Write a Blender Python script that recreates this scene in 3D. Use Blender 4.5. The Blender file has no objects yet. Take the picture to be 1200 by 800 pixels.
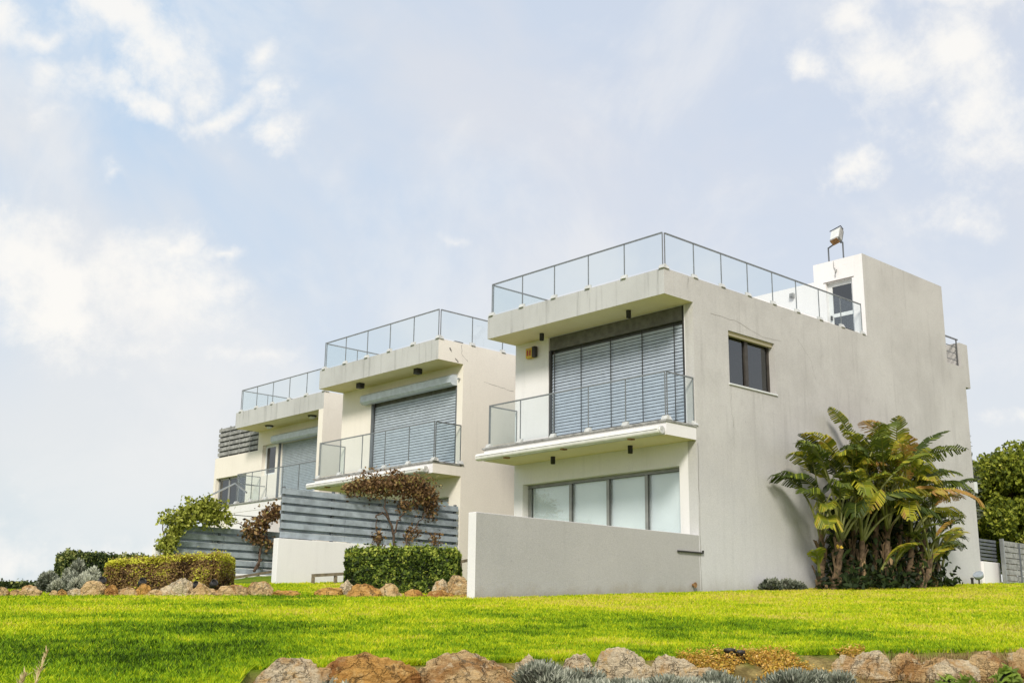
import bpy, bmesh, math, random
import numpy as np
from math import sin, cos, pi, radians, hypot, atan2, degrees, sqrt
from mathutils import Vector, Matrix, noise
rng = np.random.default_rng(7)
random.seed(7)
scene = bpy.context.scene
COL = scene.collection

# ------------------------------------------------------------------ camera model (photo pixels at 1200 x 800)
F, PIT, YAW, ROL = 1366.7, radians(14.1413), radians(47.395), radians(.7202)
FW = np.array([cos(YAW)*cos(PIT), sin(YAW)*cos(PIT), sin(PIT)])
_r = np.array([sin(YAW), -cos(YAW), 0.]); _u = np.cross(_r, FW)
RT = _r*cos(ROL)+_u*sin(ROL); UP = -_r*sin(ROL)+_u*cos(ROL)
EYE = 1.6
def ray(px, py): return FW+RT*(px-600)/F-UP*(py-400)/F
def at(px, py, D):
    d = ray(px, py); return d*D/hypot(d[0], d[1])
def lerp(a, b, t): return a+(b-a)*t
def sst(a, b, x):
    t = min(1, max(0, (x-a)/(b-a))); return t*t*(3-2*t)

# ------------------------------------------------------------------ terrain heights, eye level = 0
EDGE = ([0, 24.6, 31.4, 37, 40, 47.2, 56.5, 59.5, 60.3, 90], [13, 11.7, 10.8, 10.2, 9.75, 9.35, 8.85, 8.75, 7.2, 7.0])
def edge_d(az): return float(np.interp(az, *EDGE))
def ground_z(x, y):
    D = hypot(x, y); az = degrees(atan2(y, x))
    if az < -60: az = 180
    De = edge_d(max(0, min(90, az)))
    pl = -.874+.051*x+.052*y
    cap = lerp(1.72, .74, sst(58, 64, az))
    if D >= De:
        z = min(pl, cap)
        if cap-pl < .15 and cap-pl > -.15: z = cap-((cap-pl+.15)**2)/.6
    else:
        s = De/max(D, .01)
        pe = -.874+(.051*x+.052*y)*s
        z = max(pe-.30*(De-D)-.06*sst(0, .8, De-D), -1.6)
    if D > 48: z -= min((D-48)*.05, 9.0)
    z += .012*noise.noise((x*.8, y*.8, 3.1))
    return z
def on_ground(px, D, dz=0):
    az = ray(px, 700); k = D/hypot(az[0], az[1]); x, y = az[0]*k, az[1]*k
    return np.array([x, y, ground_z(x, y)+dz])

# ------------------------------------------------------------------ node helpers
def new_mat(name):
    m = bpy.data.materials.new(name); m.use_nodes = True
    nt = m.node_tree; nt.nodes.clear(); return m, nt
def N(nt, t, **kw):
    n = nt.nodes.new(t)
    for k, v in kw.items():
        if k == 'inp':
            for a, b in v.items(): n.inputs[a].default_value = b
        else: setattr(n, k, v)
    return n
def L(nt, a, b): nt.links.new(a, b)
def math_n(nt, op, a, b=None, c=None, clamp=False):
    n = nt.nodes.new('ShaderNodeMath'); n.operation = op; n.use_clamp = clamp
    for i, v in enumerate((a, b, c)):
        if v is None: continue
        if isinstance(v, (int, float)): n.inputs[i].default_value = v
        else: nt.links.new(v, n.inputs[i])
    return n.outputs[0]
def mixc(nt, fac, a, b, mode='MIX'):
    n = nt.nodes.new('ShaderNodeMix'); n.data_type = 'RGBA'; n.blend_type = mode
    for s, v in ((n.inputs['Factor'], fac), (n.inputs['A'], a), (n.inputs['B'], b)):
        if isinstance(v, (int, float)): s.default_value = v
        elif isinstance(v, (tuple, list)): s.default_value = (*v[:3], 1)
        else: nt.links.new(v, s)
    return n.outputs['Result']
def noise_t(nt, vec, scale, detail=4, rough=.55, dist=0):
    n = N(nt, 'ShaderNodeTexNoise', inp={'Scale': scale, 'Detail': detail, 'Roughness': rough, 'Distortion': dist})
    if vec is not None: L(nt, vec, n.inputs['Vector'])
    return n.outputs['Fac']
def maprange(nt, v, a, b, c=0., d=1.):
    n = N(nt, 'ShaderNodeMapRange'); n.interpolation_type = 'SMOOTHSTEP'
    for i, q in zip((1, 2, 3, 4), (a, b, c, d)): n.inputs[i].default_value = q
    L(nt, v, n.inputs[0]); return n.outputs[0]
def pos(nt, s=(1, 1, 1), coord='Object'):
    if coord == 'World': o = N(nt, 'ShaderNodeNewGeometry').outputs['Position']
    else: o = N(nt, 'ShaderNodeTexCoord').outputs['Object']
    m = N(nt, 'ShaderNodeMapping'); m.inputs['Scale'].default_value = s; L(nt, o, m.inputs[0]); return m.outputs[0]
def finish(m, nt, col, rough=.8, bump=None, bstr=.3, bdist=.01, spec=.3, metal=0., extra=None):
    p = N(nt, 'ShaderNodeBsdfPrincipled'); o = N(nt, 'ShaderNodeOutputMaterial')
    if isinstance(col, tuple): p.inputs['Base Color'].default_value = (*col, 1)
    else: L(nt, col, p.inputs['Base Color'])
    if isinstance(rough, (int, float)): p.inputs['Roughness'].default_value = rough
    else: L(nt, rough, p.inputs['Roughness'])
    p.inputs['Specular IOR Level'].default_value = spec; p.inputs['Metallic'].default_value = metal
    if bump is not None:
        b = N(nt, 'ShaderNodeBump', inp={'Strength': bstr, 'Distance': bdist}); L(nt, bump, b.inputs['Height']); L(nt, b.outputs[0], p.inputs['Normal'])
    if extra:
        for k, v in extra.items(): p.inputs[k].default_value = v
    L(nt, p.outputs[0], o.inputs[0]); return m

def render_mat(name, base, dirt, grain=.5, streak=.35, blot=.35, patchcol=None):
    m, nt = new_mat(name)
    w = pos(nt, coord='World')
    big = noise_t(nt, w, .55, 5, .6); med = noise_t(nt, w, 2.6, 6, .65); fine = noise_t(nt, w, 55, 3, .7)
    st = noise_t(nt, pos(nt, (4.5, 4.5, .35), 'World'), 1.3, 6, .65)
    c = mixc(nt, maprange(nt, big, .35, .72, 0, blot), base, dirt)
    c = mixc(nt, maprange(nt, med, .5, .85, 0, blot*.6), c, dirt)
    c = mixc(nt, maprange(nt, st, .5, .8, 0, streak), c, tuple(v*.72 for v in dirt))
    if patchcol: c = mixc(nt, maprange(nt, noise_t(nt, w, .22, 2, .5), .45, .65, 0, .5), c, patchcol)
    if name in ('shaded_grey_stucco', 'shaded_terrace_stucco'):
        s2 = N(nt, 'ShaderNodeSeparateXYZ'); L(nt, w, s2.inputs[0]); rel = math_n(nt, 'SUBTRACT', s2.outputs[2], math_n(nt, 'MULTIPLY', s2.outputs[0], .051))
        splash = maprange(nt, math_n(nt, 'ADD', rel, math_n(nt, 'MULTIPLY', med, -.55)), 1.16, 1.50, 1, 0)
        c = mixc(nt, math_n(nt, 'MULTIPLY', splash, .5), c, (.27, .22, .15))
        dots = maprange(nt, noise_t(nt, w, 17, 2, .5), .70, .76, 0, .35); c = mixc(nt, dots, c, tuple(v*.6 for v in dirt))
    if name == 'shaded_grey_stucco':
        sp = N(nt, 'ShaderNodeSeparateXYZ'); L(nt, w, sp.inputs[0])
        hx_ = math_n(nt, 'ABSOLUTE', math_n(nt, 'SUBTRACT', sp.outputs[0], 19.6))
        low = maprange(nt, math_n(nt, 'ADD', sp.outputs[2], math_n(nt, 'MULTIPLY', med, -.5)), 2.05, 2.75, 1, 0)
        near = maprange(nt, hx_, .2, 2.3, 1, 0)
        c = mixc(nt, math_n(nt, 'MULTIPLY', math_n(nt, 'MULTIPLY', low, near), .65), c, (.25, .19, .11))
        c = mixc(nt, math_n(nt, 'MULTIPLY', maprange(nt, math_n(nt, 'ADD', sp.outputs[2], math_n(nt, 'MULTIPLY', big, -3.)), 2.0, 4.2, 1, 0), .5), c, (.62, .62, .63))
    f = maprange(nt, fine, .25, .75, -grain*.12+1, 1+grain*.10)
    c = mixc(nt, 1.0, c, N(nt, 'ShaderNodeCombineColor').outputs[0], 'MULTIPLY')
    cc = nt.nodes[-2] if False else [n for n in nt.nodes if n.bl_idname == 'ShaderNodeCombineColor'][-1]
    for i in range(3): L(nt, f, cc.inputs[i])
    b = math_n(nt, 'ADD', fine, math_n(nt, 'MULTIPLY', med, .8))
    return finish(m, nt, c, .92, b, .45*grain+.1, .012, .15)

def simple(name, col, rough=.5, metal=0., var=.12, scale=6, bump=0., bscale=40, spec=.4):
    m, nt = new_mat(name); w = pos(nt, coord='World')
    n = noise_t(nt, w, scale, 5, .6)
    c = mixc(nt, maprange(nt, n, .3, .7), tuple(v*(1-var) for v in col), tuple(min(1, v*(1+var)) for v in col))
    b = noise_t(nt, w, bscale, 4, .6) if bump else None
    return finish(m, nt, c, rough, b, bump, .01, spec, metal)

def tone_mat(name, stops, rough=.6, transl=.35, spec=.25, noise_scale=None):
    """foliage: a per-leaf tone picks the leaf colour"""
    m, nt = new_mat(name)
    a = N(nt, 'ShaderNodeAttribute', attribute_name='tone').outputs['Fac']
    if noise_scale:
        nn = noise_t(nt, pos(nt, coord='World'), noise_scale, 3, .6)
        a = math_n(nt, 'ADD', math_n(nt, 'MULTIPLY', a, .6), math_n(nt, 'MULTIPLY', maprange(nt, nn, .3, .7), .4))
    r = N(nt, 'ShaderNodeValToRGB'); cr = r.color_ramp
    while len(cr.elements) < len(stops): cr.elements.new(.5)
    for e, (p, c) in zip(cr.elements, stops): e.position = p; e.color = (*c, 1)
    L(nt, a, r.inputs[0])
    p = N(nt, 'ShaderNodeBsdfPrincipled', inp={'Roughness': rough, 'Specular IOR Level': spec}); L(nt, r.outputs[0], p.inputs['Base Color'])
    t = N(nt, 'ShaderNodeBsdfTranslucent'); L(nt, r.outputs[0], t.inputs[0])
    mx = N(nt, 'ShaderNodeMixShader', inp={0: transl}); L(nt, p.outputs[0], mx.inputs[1]); L(nt, t.outputs[0], mx.inputs[2])
    L(nt, mx.outputs[0], N(nt, 'ShaderNodeOutputMaterial').inputs[0]); return m

def glass_mat(name, tint, refl=.10, rough=.02):
    m, nt = new_mat(name)
    t = N(nt, 'ShaderNodeBsdfTransparent'); t.inputs[0].default_value = (*tint, 1)
    g = N(nt, 'ShaderNodeBsdfGlossy', inp={'Roughness': rough}); g.inputs[0].default_value = (.95, .98, 1, 1)
    lw = N(nt, 'ShaderNodeLayerWeight', inp={'Blend': .5})
    f = math_n(nt, 'ADD', math_n(nt, 'MULTIPLY', math_n(nt, 'POWER', lw.outputs['Facing'], 5.0), .9), refl, clamp=True)
    mx = N(nt, 'ShaderNodeMixShader'); L(nt, f, mx.inputs[0]); L(nt, t.outputs[0], mx.inputs[1]); L(nt, g.outputs[0], mx.inputs[2])
    L(nt, mx.outputs[0], N(nt, 'ShaderNodeOutputMaterial').inputs[0]); return m

M = {}
M['stucco1'] = render_mat('shaded_grey_stucco', (.575, .555, .53), (.445, .425, .405), .9, .42, .7)  # grey render, with the side's shade also put into the colour
M['stucco2'] = render_mat('cream_stucco', (.86, .795, .705), (.75, .685, .60), .5, .2, .4)
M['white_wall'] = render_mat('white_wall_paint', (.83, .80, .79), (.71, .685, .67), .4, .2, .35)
M['soffit'] = render_mat('soffit_lawn_bounce', (.86, .76, .50), (.74, .62, .38), .3, .1, .5)  # yellow bounce from the lawn is put into this colour
M['ochre_wall'] = render_mat('pale_cream_head', (.70, .62, .46), (.60, .52, .37), .3, .1, .4)
M['fascia'] = render_mat('weathered_fascia', (.55, .545, .53), (.42, .415, .40), .6, 1.0, .6)
M['terrace'] = render_mat('shaded_terrace_stucco', (.445, .43, .41), (.38, .37, .355), .9, .2, .5)  # grey holds the shade of the wall's long face
M['slat'] = simple('grey_slat_paint', (.33, .37, .41), .55, 0, .25, 3, .2, 60)
M['slat_old'] = simple('weathered_slat', (.30, .295, .28), .7, 0, .35, 7, .3, 60)
M['slat_back'] = simple('dark_slat', (.13, .14, .15), .7)
M['alu'] = simple('brushed_aluminium', (.42, .43, .43), .35, .9, .1)
M['rail'] = simple('steel_handrail', (.22, .22, .22), .4, .7, .1)
M['post'] = simple('steel_post', (.26, .27, .27), .45, .6, .1)
M['clamp'] = simple('clamp_metal', (.62, .61, .57), .4, .3, .15)
M['dark'] = simple('dark_metal', (.035, .033, .03), .5, .2, .2)
M['bronze'] = simple('bronze_frame', (.075, .065, .055), .45, .4, .2)
M['frame_grey'] = simple('grey_window_frame', (.33, .33, .32), .45, .3, .1)
M['frame_white'] = simple('white_window_frame', (.70, .71, .70), .4, 0, .06)
M['box_dark'] = simple('shutter_box_grey', (.145, .14, .13), .6, .1, .2)
M['box_light'] = simple('shutter_box_blue_grey', (.55, .60, .65), .45, .2, .1)
M['blind'] = simple('blue_grey_blind', (.44, .49, .56), .45, .2, .08)
M['blind_dark'] = simple('shutter_slats', (.36, .40, .43), .5, .1, .1)
M['blind_slat2'] = simple('blue_grey_shutter_slats', (.44, .49, .53), .45, .2, .1)
M['awning'] = simple('white_awning_case', (.78, .76, .71), .4, 0, .08)
M['panel'] = simple('white_roller_blind', (.90, .92, .94), .7, 0, .04, 1.2)
M['interior'] = simple('dim_interior', (.10, .10, .10), .9)
M['curtain'] = simple('white_curtain', (.62, .60, .56), .9, 0, .2, 9)
M['yellow'] = simple('yellow_plastic', (.62, .42, .05), .5)
M['red'] = simple('red_plastic', (.45, .06, .03), .5)
M['rust'] = simple('rusty_steel', (.28, .15, .06), .8, 0, .4, 20)
M['lamp_glass'] = simple('lamp_glass', (.70, .70, .66), .2)
M['wood'] = simple('weathered_wood', (.20, .16, .11), .85, 0, .3, 12, .3)
M['bark'] = simple('vine_bark', (.10, .065, .045), .9, 0, .4, 12, .4)
M['trunk'] = simple('fibrous_trunk', (.15, .10, .055), .9, 0, .5, 9, .6, 30)
M['seam'] = simple('wall_crack', (.17, .15, .13), .95)
M['glass'] = glass_mat('railing_glass', (.945, .968, .968), .035)
M['window_glass'] = glass_mat('window_glass', (.95, .97, .97), .08)
M['dark_glass'] = glass_mat('dark_window_glass', (.30, .31, .31), .12)
M['hedge'] = tone_mat('hedge_leaves', [(0, (.012, .02, .006)), (.4, (.06, .10, .015)), (.7, (.22, .30, .035)), (1, (.60, .64, .12))])
M['hedge_dark'] = tone_mat('dark_hedge_leaves', [(0, (.014, .022, .01)), (.45, (.05, .08, .02)), (.8, (.17, .21, .055)), (1, (.48, .48, .16))])
M['dry_hedge'] = tone_mat('yellow_topped_hedge_leaves', [(0, (.045, .025, .012)), (.35, (.24, .14, .055)), (.65, (.42, .28, .10)), (.82, (.48, .48, .04)), (1, (.72, .70, .08))])
M['silver'] = tone_mat('silver_leaves', [(0, (.03, .04, .022)), (.45, (.16, .18, .125)), (1, (.66, .66, .52))], .7, .2)
M['brown_vine'] = tone_mat('red_brown_vine_leaves', [(0, (.03, .018, .01)), (.45, (.18, .10, .045)), (.8, (.46, .29, .13)), (1, (.38, .34, .09))])
M['green_vine'] = tone_mat('yellow_green_vine_leaves', [(0, (.05, .06, .012)), (.4, (.28, .31, .04)), (1, (.72, .72, .16))])
M['tree'] = tone_mat('tree_leaves', [(0, (.02, .03, .008)), (.4, (.13, .17, .02)), (.8, (.44, .47, .05)), (1, (.75, .72, .15))])
M['palm'] = tone_mat('palm_leaves', [(0, (.014, .024, .008)), (.38, (.065, .095, .016)), (.62, (.22, .26, .025)), (.82, (.52, .46, .04)), (1, (.46, .25, .07))], .5, .35, .25)
M['petiole'] = simple('petiole_green', (.20, .21, .055), .5, 0, .35, 4)
M['dead_leaf'] = simple('dead_leaf_brown', (.30, .20, .10), .9, 0, .4, 8)
M['orange_plant'] = tone_mat('orange_ground_cover', [(0, (.12, .14, .02)), (.3, (.50, .40, .06)), (.7, (.72, .42, .08)), (1, (.85, .60, .24))], .8, .3)
M['dry_grass'] = tone_mat('dry_grass_blades', [(0, (.10, .06, .03)), (.5, (.33, .22, .09)), (.85, (.50, .38, .17)), (1, (.24, .30, .05))], .8, .3)
M['green_weed'] = tone_mat('green_weed_leaves', [(0, (.05, .08, .012)), (1, (.26, .36, .05))])
M['straw'] = simple('straw', (.62, .52, .28), .8)
M['core'] = simple('hedge_dark_core', (.022, .022, .011), .95, 0, .4, 9)  # near-black fill colour painting the shade inside foliage
M['core_brown'] = simple('dry_hedge_dark_core', (.06, .04, .022), .95, 0, .4, 9)

def rock_mat(name, c1, c2, c3):
    m, nt = new_mat(name); w = pos(nt, coord='World')
    a = noise_t(nt, w, 2.6, 7, .65, .4); b = noise_t(nt, w, 9, 6, .7, .6); f = noise_t(nt, w, 38, 5, .7)
    lay = noise_t(nt, pos(nt, (2, 2, 13), 'World'), 2.2, 6, .7, 1.2)
    c = mixc(nt, maprange(nt, a, .50, .62), c1, c2)
    c = mixc(nt, maprange(nt, b, .5, .68, 0, .8), c, c3)
    c = mixc(nt, maprange(nt, lay, .60, .76, 0, .55), c, tuple(v*.40 for v in c2))
    c = mixc(nt, maprange(nt, f, .55, .75, 0, .5), c, tuple(v*.5 for v in c2))
    wn = N(nt, 'ShaderNodeTexNoise', inp={'Scale': 5., 'Detail': 5, 'Roughness': .6}); L(nt, w, wn.inputs['Vector'])
    wv = N(nt, 'ShaderNodeVectorMath', operation='MULTIPLY_ADD'); L(nt, wn.outputs['Color'], wv.inputs[0]); wv.inputs[1].default_value = (.5, .5, .5); L(nt, w, wv.inputs[2])
    vo = N(nt, 'ShaderNodeTexVoronoi', feature='DISTANCE_TO_EDGE', inp={'Scale': 3.4}); L(nt, wv.outputs[0], vo.inputs['Vector'])
    ck = maprange(nt, vo.outputs[0], .0, .05, 1, 0)
    c = mixc(nt, math_n(nt, 'MULTIPLY', ck, maprange(nt, b, .42, .66, 0, .75)), c, tuple(v*.25 for v in c2))
    c = mixc(nt, maprange(nt, noise_t(nt, w, 5.5, 5, .7), .60, .70, 0, .7), c, (.52, .34, .06))
    h = math_n(nt, 'ADD', math_n(nt, 'MULTIPLY', b, 1.2), math_n(nt, 'ADD', math_n(nt, 'MULTIPLY', f, .5), math_n(nt, 'SUBTRACT', math_n(nt, 'MULTIPLY', lay, 1.2), ck)))
    return finish(m, nt, c, .92, h, 1.0, .09, .15)
M['rock_pale'] = rock_mat('pale_limestone', (.95, .78, .52), (.76, .48, .22), (.92, .58, .22))
M['rock_tan'] = rock_mat('tan_sandstone', (.90, .62, .30), (.56, .30, .11), (.93, .78, .52))
M['rock_brown'] = rock_mat('brown_sandstone', (.84, .46, .13), (.46, .20, .06), (.92, .62, .26))

# ------------------------------------------------------------------ mesh builder
WL = {}
def wl(o): return WL.get(o.name, Vector((0, 0, 0))) if o else Vector((0, 0, 0))
class MB:
    def __init__(s): s.v = []; s.f = []; s.m = []; s.smooth = []
    def add(s, vs, fs, mi=0, sm=False):
        b = len(s.v); s.v += [tuple(map(float, p)) for p in vs]
        for f in fs: s.f.append(tuple(b+i for i in f)); s.m.append(mi); s.smooth.append(sm)
        return s
    def box(s, x0, x1, y0, y1, z0, z1, mi=0, mf=None):
        vs = [(x, y, z) for z in (z0, z1) for y in (y0, y1) for x in (x0, x1)]
        fs = [(0, 2, 3, 1), (4, 5, 7, 6), (0, 1, 5, 4), (2, 6, 7, 3), (0, 4, 6, 2), (1, 3, 7, 5)]  # -z +z -y +y -x +x
        b = len(s.v); s.v += vs
        for i, f in enumerate(fs): s.f.append(tuple(b+k for k in f)); s.m.append((mf or {}).get(i, mi)); s.smooth.append(False)
        return s
    def bar(s, a, b, w, h, mi=0, up=(0, 0, 1)):
        a = Vector(a); b = Vector(b); d = (b-a).normalized(); u = Vector(up)
        if abs(d.dot(u)) > .98: u = Vector((1, 0, 0))
        r = d.cross(u).normalized(); u = r.cross(d)
        vs = [p+r*w/2*i+u*h/2*j for p in (a, b) for i, j in ((-1, -1), (1, -1), (1, 1), (-1, 1))]
        return s.add(vs, [(0, 1, 2, 3), (7, 6, 5, 4), (0, 4, 5, 1), (1, 5, 6, 2), (2, 6, 7, 3), (3, 7, 4, 0)], mi)
    def tube(s, pts, rad, n=8, mi=0):
        pts = [Vector(p) for p in pts]; K = len(pts); rads = rad if isinstance(rad, (list, tuple)) else [rad]*K
        vs = []; prev = None
        for i, p in enumerate(pts):
            d = (pts[min(i+1, K-1)]-pts[max(i-1, 0)]).normalized()
            u = prev if prev is not None else (Vector((0, 0, 1)) if abs(d.z) < .9 else Vector((1, 0, 0)))
            r = d.cross(u).normalized(); u = r.cross(d).normalized(); prev = u
            for k in range(n):
                a = 2*pi*k/n; vs.append(p+(r*cos(a)+u*sin(a))*rads[i])
        fs = [(i*n+k, i*n+(k+1) % n, (i+1)*n+(k+1) % n, (i+1)*n+k) for i in range(K-1) for k in range(n)]
        b = len(s.v); s.add(vs, fs, mi, True)
        s.f.append(tuple(b+k for k in range(n))[::-1]); s.m.append(mi); s.smooth.append(False)
        s.f.append(tuple(b+(K-1)*n+k for k in range(n))); s.m.append(mi); s.smooth.append(False)
        return s
    def lathe(s, c, prof, n=20, axis='z', mi=0):
        vs = []
        for r, h in prof:
            for k in range(n):
                a = 2*pi*k/n; p = (r*cos(a), r*sin(a), h)
                if axis == 'y': p = (p[0], p[2], p[1])
                if axis == 'x': p = (p[2], p[0], p[1])
                vs.append((c[0]+p[0], c[1]+p[1], c[2]+p[2]))
        K = len(prof)
        fs = [(i*n+k, i*n+(k+1) % n, (i+1)*n+(k+1) % n, (i+1)*n+k) for i in range(K-1) for k in range(n)]
        s.add(vs, fs, mi, True)
        s.add(vs[:n], [tuple(range(n))], mi); s.add(vs[-n:], [tuple(range(n))], mi); return s
    def build(s, name, mats, parent=None, bevel=0, recalc=True):
        me = bpy.data.meshes.new(name); off = wl(parent)
        me.from_pydata([(p[0]-off.x, p[1]-off.y, p[2]-off.z) for p in s.v], [], s.f)
        mats = mats if isinstance(mats, (list, tuple)) else [mats]
        for m in mats: me.materials.append(M[m] if isinstance(m, str) else m)
        me.polygons.foreach_set('material_index', s.m); me.polygons.foreach_set('use_smooth', s.smooth)
        if recalc:
            bm = bmesh.new(); bm.from_mesh(me); bmesh.ops.recalc_face_normals(bm, faces=bm.faces); bm.to_mesh(me); bm.free()
        o = bpy.data.objects.new(name, me); COL.objects.link(o)
        if parent: o.parent = parent
        WL[o.name] = off
        if bevel:
            b = o.modifiers.new('bevel', 'BEVEL'); b.width = bevel; b.segments = 2; b.limit_method = 'ANGLE'
        return o
def raw_mesh(name, V, faces_n, mats, parent=None, tone=None, smooth=False):
    """V (n*k,3) consecutive vertices, every face uses k of them"""
    off = wl(parent); V = np.asarray(V, dtype=np.float32)-np.array(off, dtype=np.float32)
    k = faces_n; n = len(V)//k
    me = bpy.data.meshes.new(name); me.vertices.add(len(V)); me.vertices.foreach_set('co', V.ravel())
    me.loops.add(len(V)); me.loops.foreach_set('vertex_index', np.arange(len(V), dtype=np.int32))
    me.polygons.add(n); me.polygons.foreach_set('loop_start', np.arange(0, len(V), k, dtype=np.int32))
    me.polygons.foreach_set('loop_total', np.full(n, k, dtype=np.int32))
    me.update(calc_edges=True)
    if tone is not None:
        a = me.attributes.new('tone', 'FLOAT', 'FACE'); a.data.foreach_set('value', np.asarray(tone, dtype=np.float32))
    me.materials.append(M[mats]); me.validate()
    o = bpy.data.objects.new(name, me); COL.objects.link(o)
    if parent: o.parent = parent
    WL[o.name] = off
    return o
def thing(name, loc, label, cat, group=None):
    o = bpy.data.objects.new(name, None); COL.objects.link(o); o.location = loc; o.empty_display_size = .2
    WL[o.name] = Vector(loc); return tag(o, label, cat, group)
def tag(o, label=None, cat=None, group=None, kind=None):
    if label: o['label'] = label
    if cat: o['category'] = cat
    if group: o['group'] = group
    if kind: o['kind'] = kind
    return o
def recenter(o, loc):
    """top-level mesh built in world coordinates: move its origin to its base"""
    loc = Vector(loc); o.data.transform(Matrix.Translation(-loc)); o.location = loc; WL[o.name] = loc; return o

def wall(mb, plane, w0, t, u0, u1, z0, z1, holes=(), mi=0, reveal=None, inner=None):
    """wall in the plane x=w0 or y=w0, thickness t, with openings (u0,u1,z0,z1)"""
    us = sorted({u0, u1, *[h[0] for h in holes], *[h[1] for h in holes]}); zs = sorted({z0, z1, *[h[2] for h in holes], *[h[3] for h in holes]})
    P = (lambda u, z, w: (w, u, z)) if plane == 'x' else (lambda u, z, w: (u, w, z))
    ins = lambda a, b: any(h[0]-1e-6 < a < h[1]+1e-6 and h[2]-1e-6 < b < h[3]+1e-6 for h in holes)
    rv = mi if reveal is None else reveal
    for i in range(len(us)-1):
        for j in range(len(zs)-1):
            a, b, c, d = us[i], us[i+1], zs[j], zs[j+1]
            if ins((a+b)/2, (c+d)/2): continue
            mb.add([P(a, c, w0), P(b, c, w0), P(b, d, w0), P(a, d, w0)], [(0, 1, 2, 3)], mi)
            mb.add([P(a, c, w0+t), P(b, c, w0+t), P(b, d, w0+t), P(a, d, w0+t)], [(0, 1, 2, 3)], mi if inner is None else inner)
    for (a, b, c, d) in list(holes)+[(u0, u1, z0, z1)]:
        q = rv if (a, b, c, d) != (u0, u1, z0, z1) else mi
        for p1, p2 in (((a, c), (b, c)), ((b, c), (b, d)), ((b, d), (a, d)), ((a, d), (a, c))):
            mb.add([P(*p1, w0), P(*p2, w0), P(*p2, w0+t), P(*p1, w0+t)], [(0, 1, 2, 3)], q)
    return mb

# ------------------------------------------------------------------ house pieces
def clamp_mesh(axis):
    mb = MB(); h, l, d = .09, .15, .07
    # wedge block gripping the foot of the glass
    if axis == 'y':   # railing runs along y, clamp faces -x
        mb.add([(-d, -l/2, 0), (.03, -l/2, 0), (.03, -l/2, h), (-.02, -l/2, h), (-d, l/2, 0), (.03, l/2, 0), (.03, l/2, h), (-.02, l/2, h)],
               [(0, 1, 2, 3), (7, 6, 5, 4), (0, 4, 5, 1), (1, 5, 6, 2), (2, 6, 7, 3), (3, 7, 4, 0)])
    else:
        mb.add([(-l/2, -d, 0), (-l/2, .03, 0), (-l/2, .03, h), (-l/2, -.02, h), (l/2, -d, 0), (l/2, .03, 0), (l/2, .03, h), (l/2, -.02, h)],
               [(0, 1, 2, 3), (7, 6, 5, 4), (0, 4, 5, 1), (1, 5, 6, 2), (2, 6, 7, 3), (3, 7, 4, 0)])
    return mb
def railing(parent, runs, z0, z1, clampz=None, rail_r=.018):
    """runs: list of (p, q, n) plan segments; handrail on top, one glass panel per bay, clamps at the joints"""
    mb = MB(); gl = []; cl = []
    for (p, q, n) in runs:
        p = Vector((*p, 0)); q = Vector((*q, 0)); ax = 'y' if abs(q.y-p.y) > abs(q.x-p.x) else 'x'
        mb.bar(p+Vector((0, 0, z1)), q+Vector((0, 0, z1)), .035, .028)
        d = (q-p)/n
        for k in range(n+1):
            a = p+d*k
            if k < n or True: mb.bar(a+Vector((0, 0, z0+.03)), a+Vector((0, 0, z1-.019)), .016, .022)
            cl.append((a+Vector((0, 0, z0)), ax))
        for k in range(n):
            a = p+d*(k+.016); b = p+d*(k+.984); gl.append((a, b, ax))
    r = mb.build('railing', 'post', parent)
    for a, b, ax in gl:
        g = MB(); t = .005
        if ax == 'y': g.box(a.x-t, a.x+t, min(a.y, b.y), max(a.y, b.y), z0+.05, z1-.02)
        else: g.box(min(a.x, b.x), max(a.x, b.x), a.y-t, a.y+t, z0+.05, z1-.02)
        g.build('glass_panel', 'glass', r)
    first = {}
    for c, ax in cl:
        if ax not in first:
            o = clamp_mesh(ax).build('clamp', 'clamp', r); o.location = c-wl(r); first[ax] = o
            # built about the origin: undo the parent offset baked in by build()
            o.data.transform(Matrix.Translation(wl(r)))
        else:
            o = first[ax].copy(); COL.objects.link(o); o.parent = r; o.location = c-wl(r)
    return r

def slat_blind(parent, name, mat, x, y0, y1, z0, z1, pitch, cords=()):
    """external venetian blind hanging in the plane x"""
    mb = MB(); n = int((z1-z0)/pitch)
    for i in range(n):
        z = z0+(i+.5)*pitch+random.uniform(-.003, .003)
        mb.add([(x-.014, y0, z-.032), (x+.004, y0, z+.034), (x+.008, y0, z+.033), (x-.010, y0, z-.034),
                (x-.014, y1, z-.032), (x+.004, y1, z+.034), (x+.008, y1, z+.033), (x-.010, y1, z-.034)],
               [(0, 1, 2, 3), (7, 6, 5, 4), (0, 4, 5, 1), (1, 5, 6, 2), (2, 6, 7, 3), (3, 7, 4, 0)])
    mb.box(x-.02, x+.02, y0, y1, z0-.03, z0+.005)
    o = mb.build(name, mat, parent)
    if cords:
        c = MB()
        for y in cords: c.box(x-.042, x-.037, y-.012, y+.012, z0, z1)
        c.build('cord', 'dark', o)
    return o
def shutter(parent, mat, x, y0, y1, z0, z1, pitch):
    """roller shutter of rounded horizontal slats"""
    mb = MB(); n = int(round((z1-z0)/pitch)); p = (z1-z0)/n
    prof = []
    for i in range(n):
        z = z0+i*p; prof += [(x+.012, z), (x, z+p*.18), (x-.006, z+p*.5), (x, z+p*.82), (x+.012, z+p*.97)]
    vs = [(a, y, b) for y in (y0, y1) for a, b in prof]; k = len(prof)
    mb.add(vs, [(i, i+1, k+i+1, k+i) for i in range(k-1)])
    return mb.build('roller_shutter', mat, parent, recalc=False)

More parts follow.
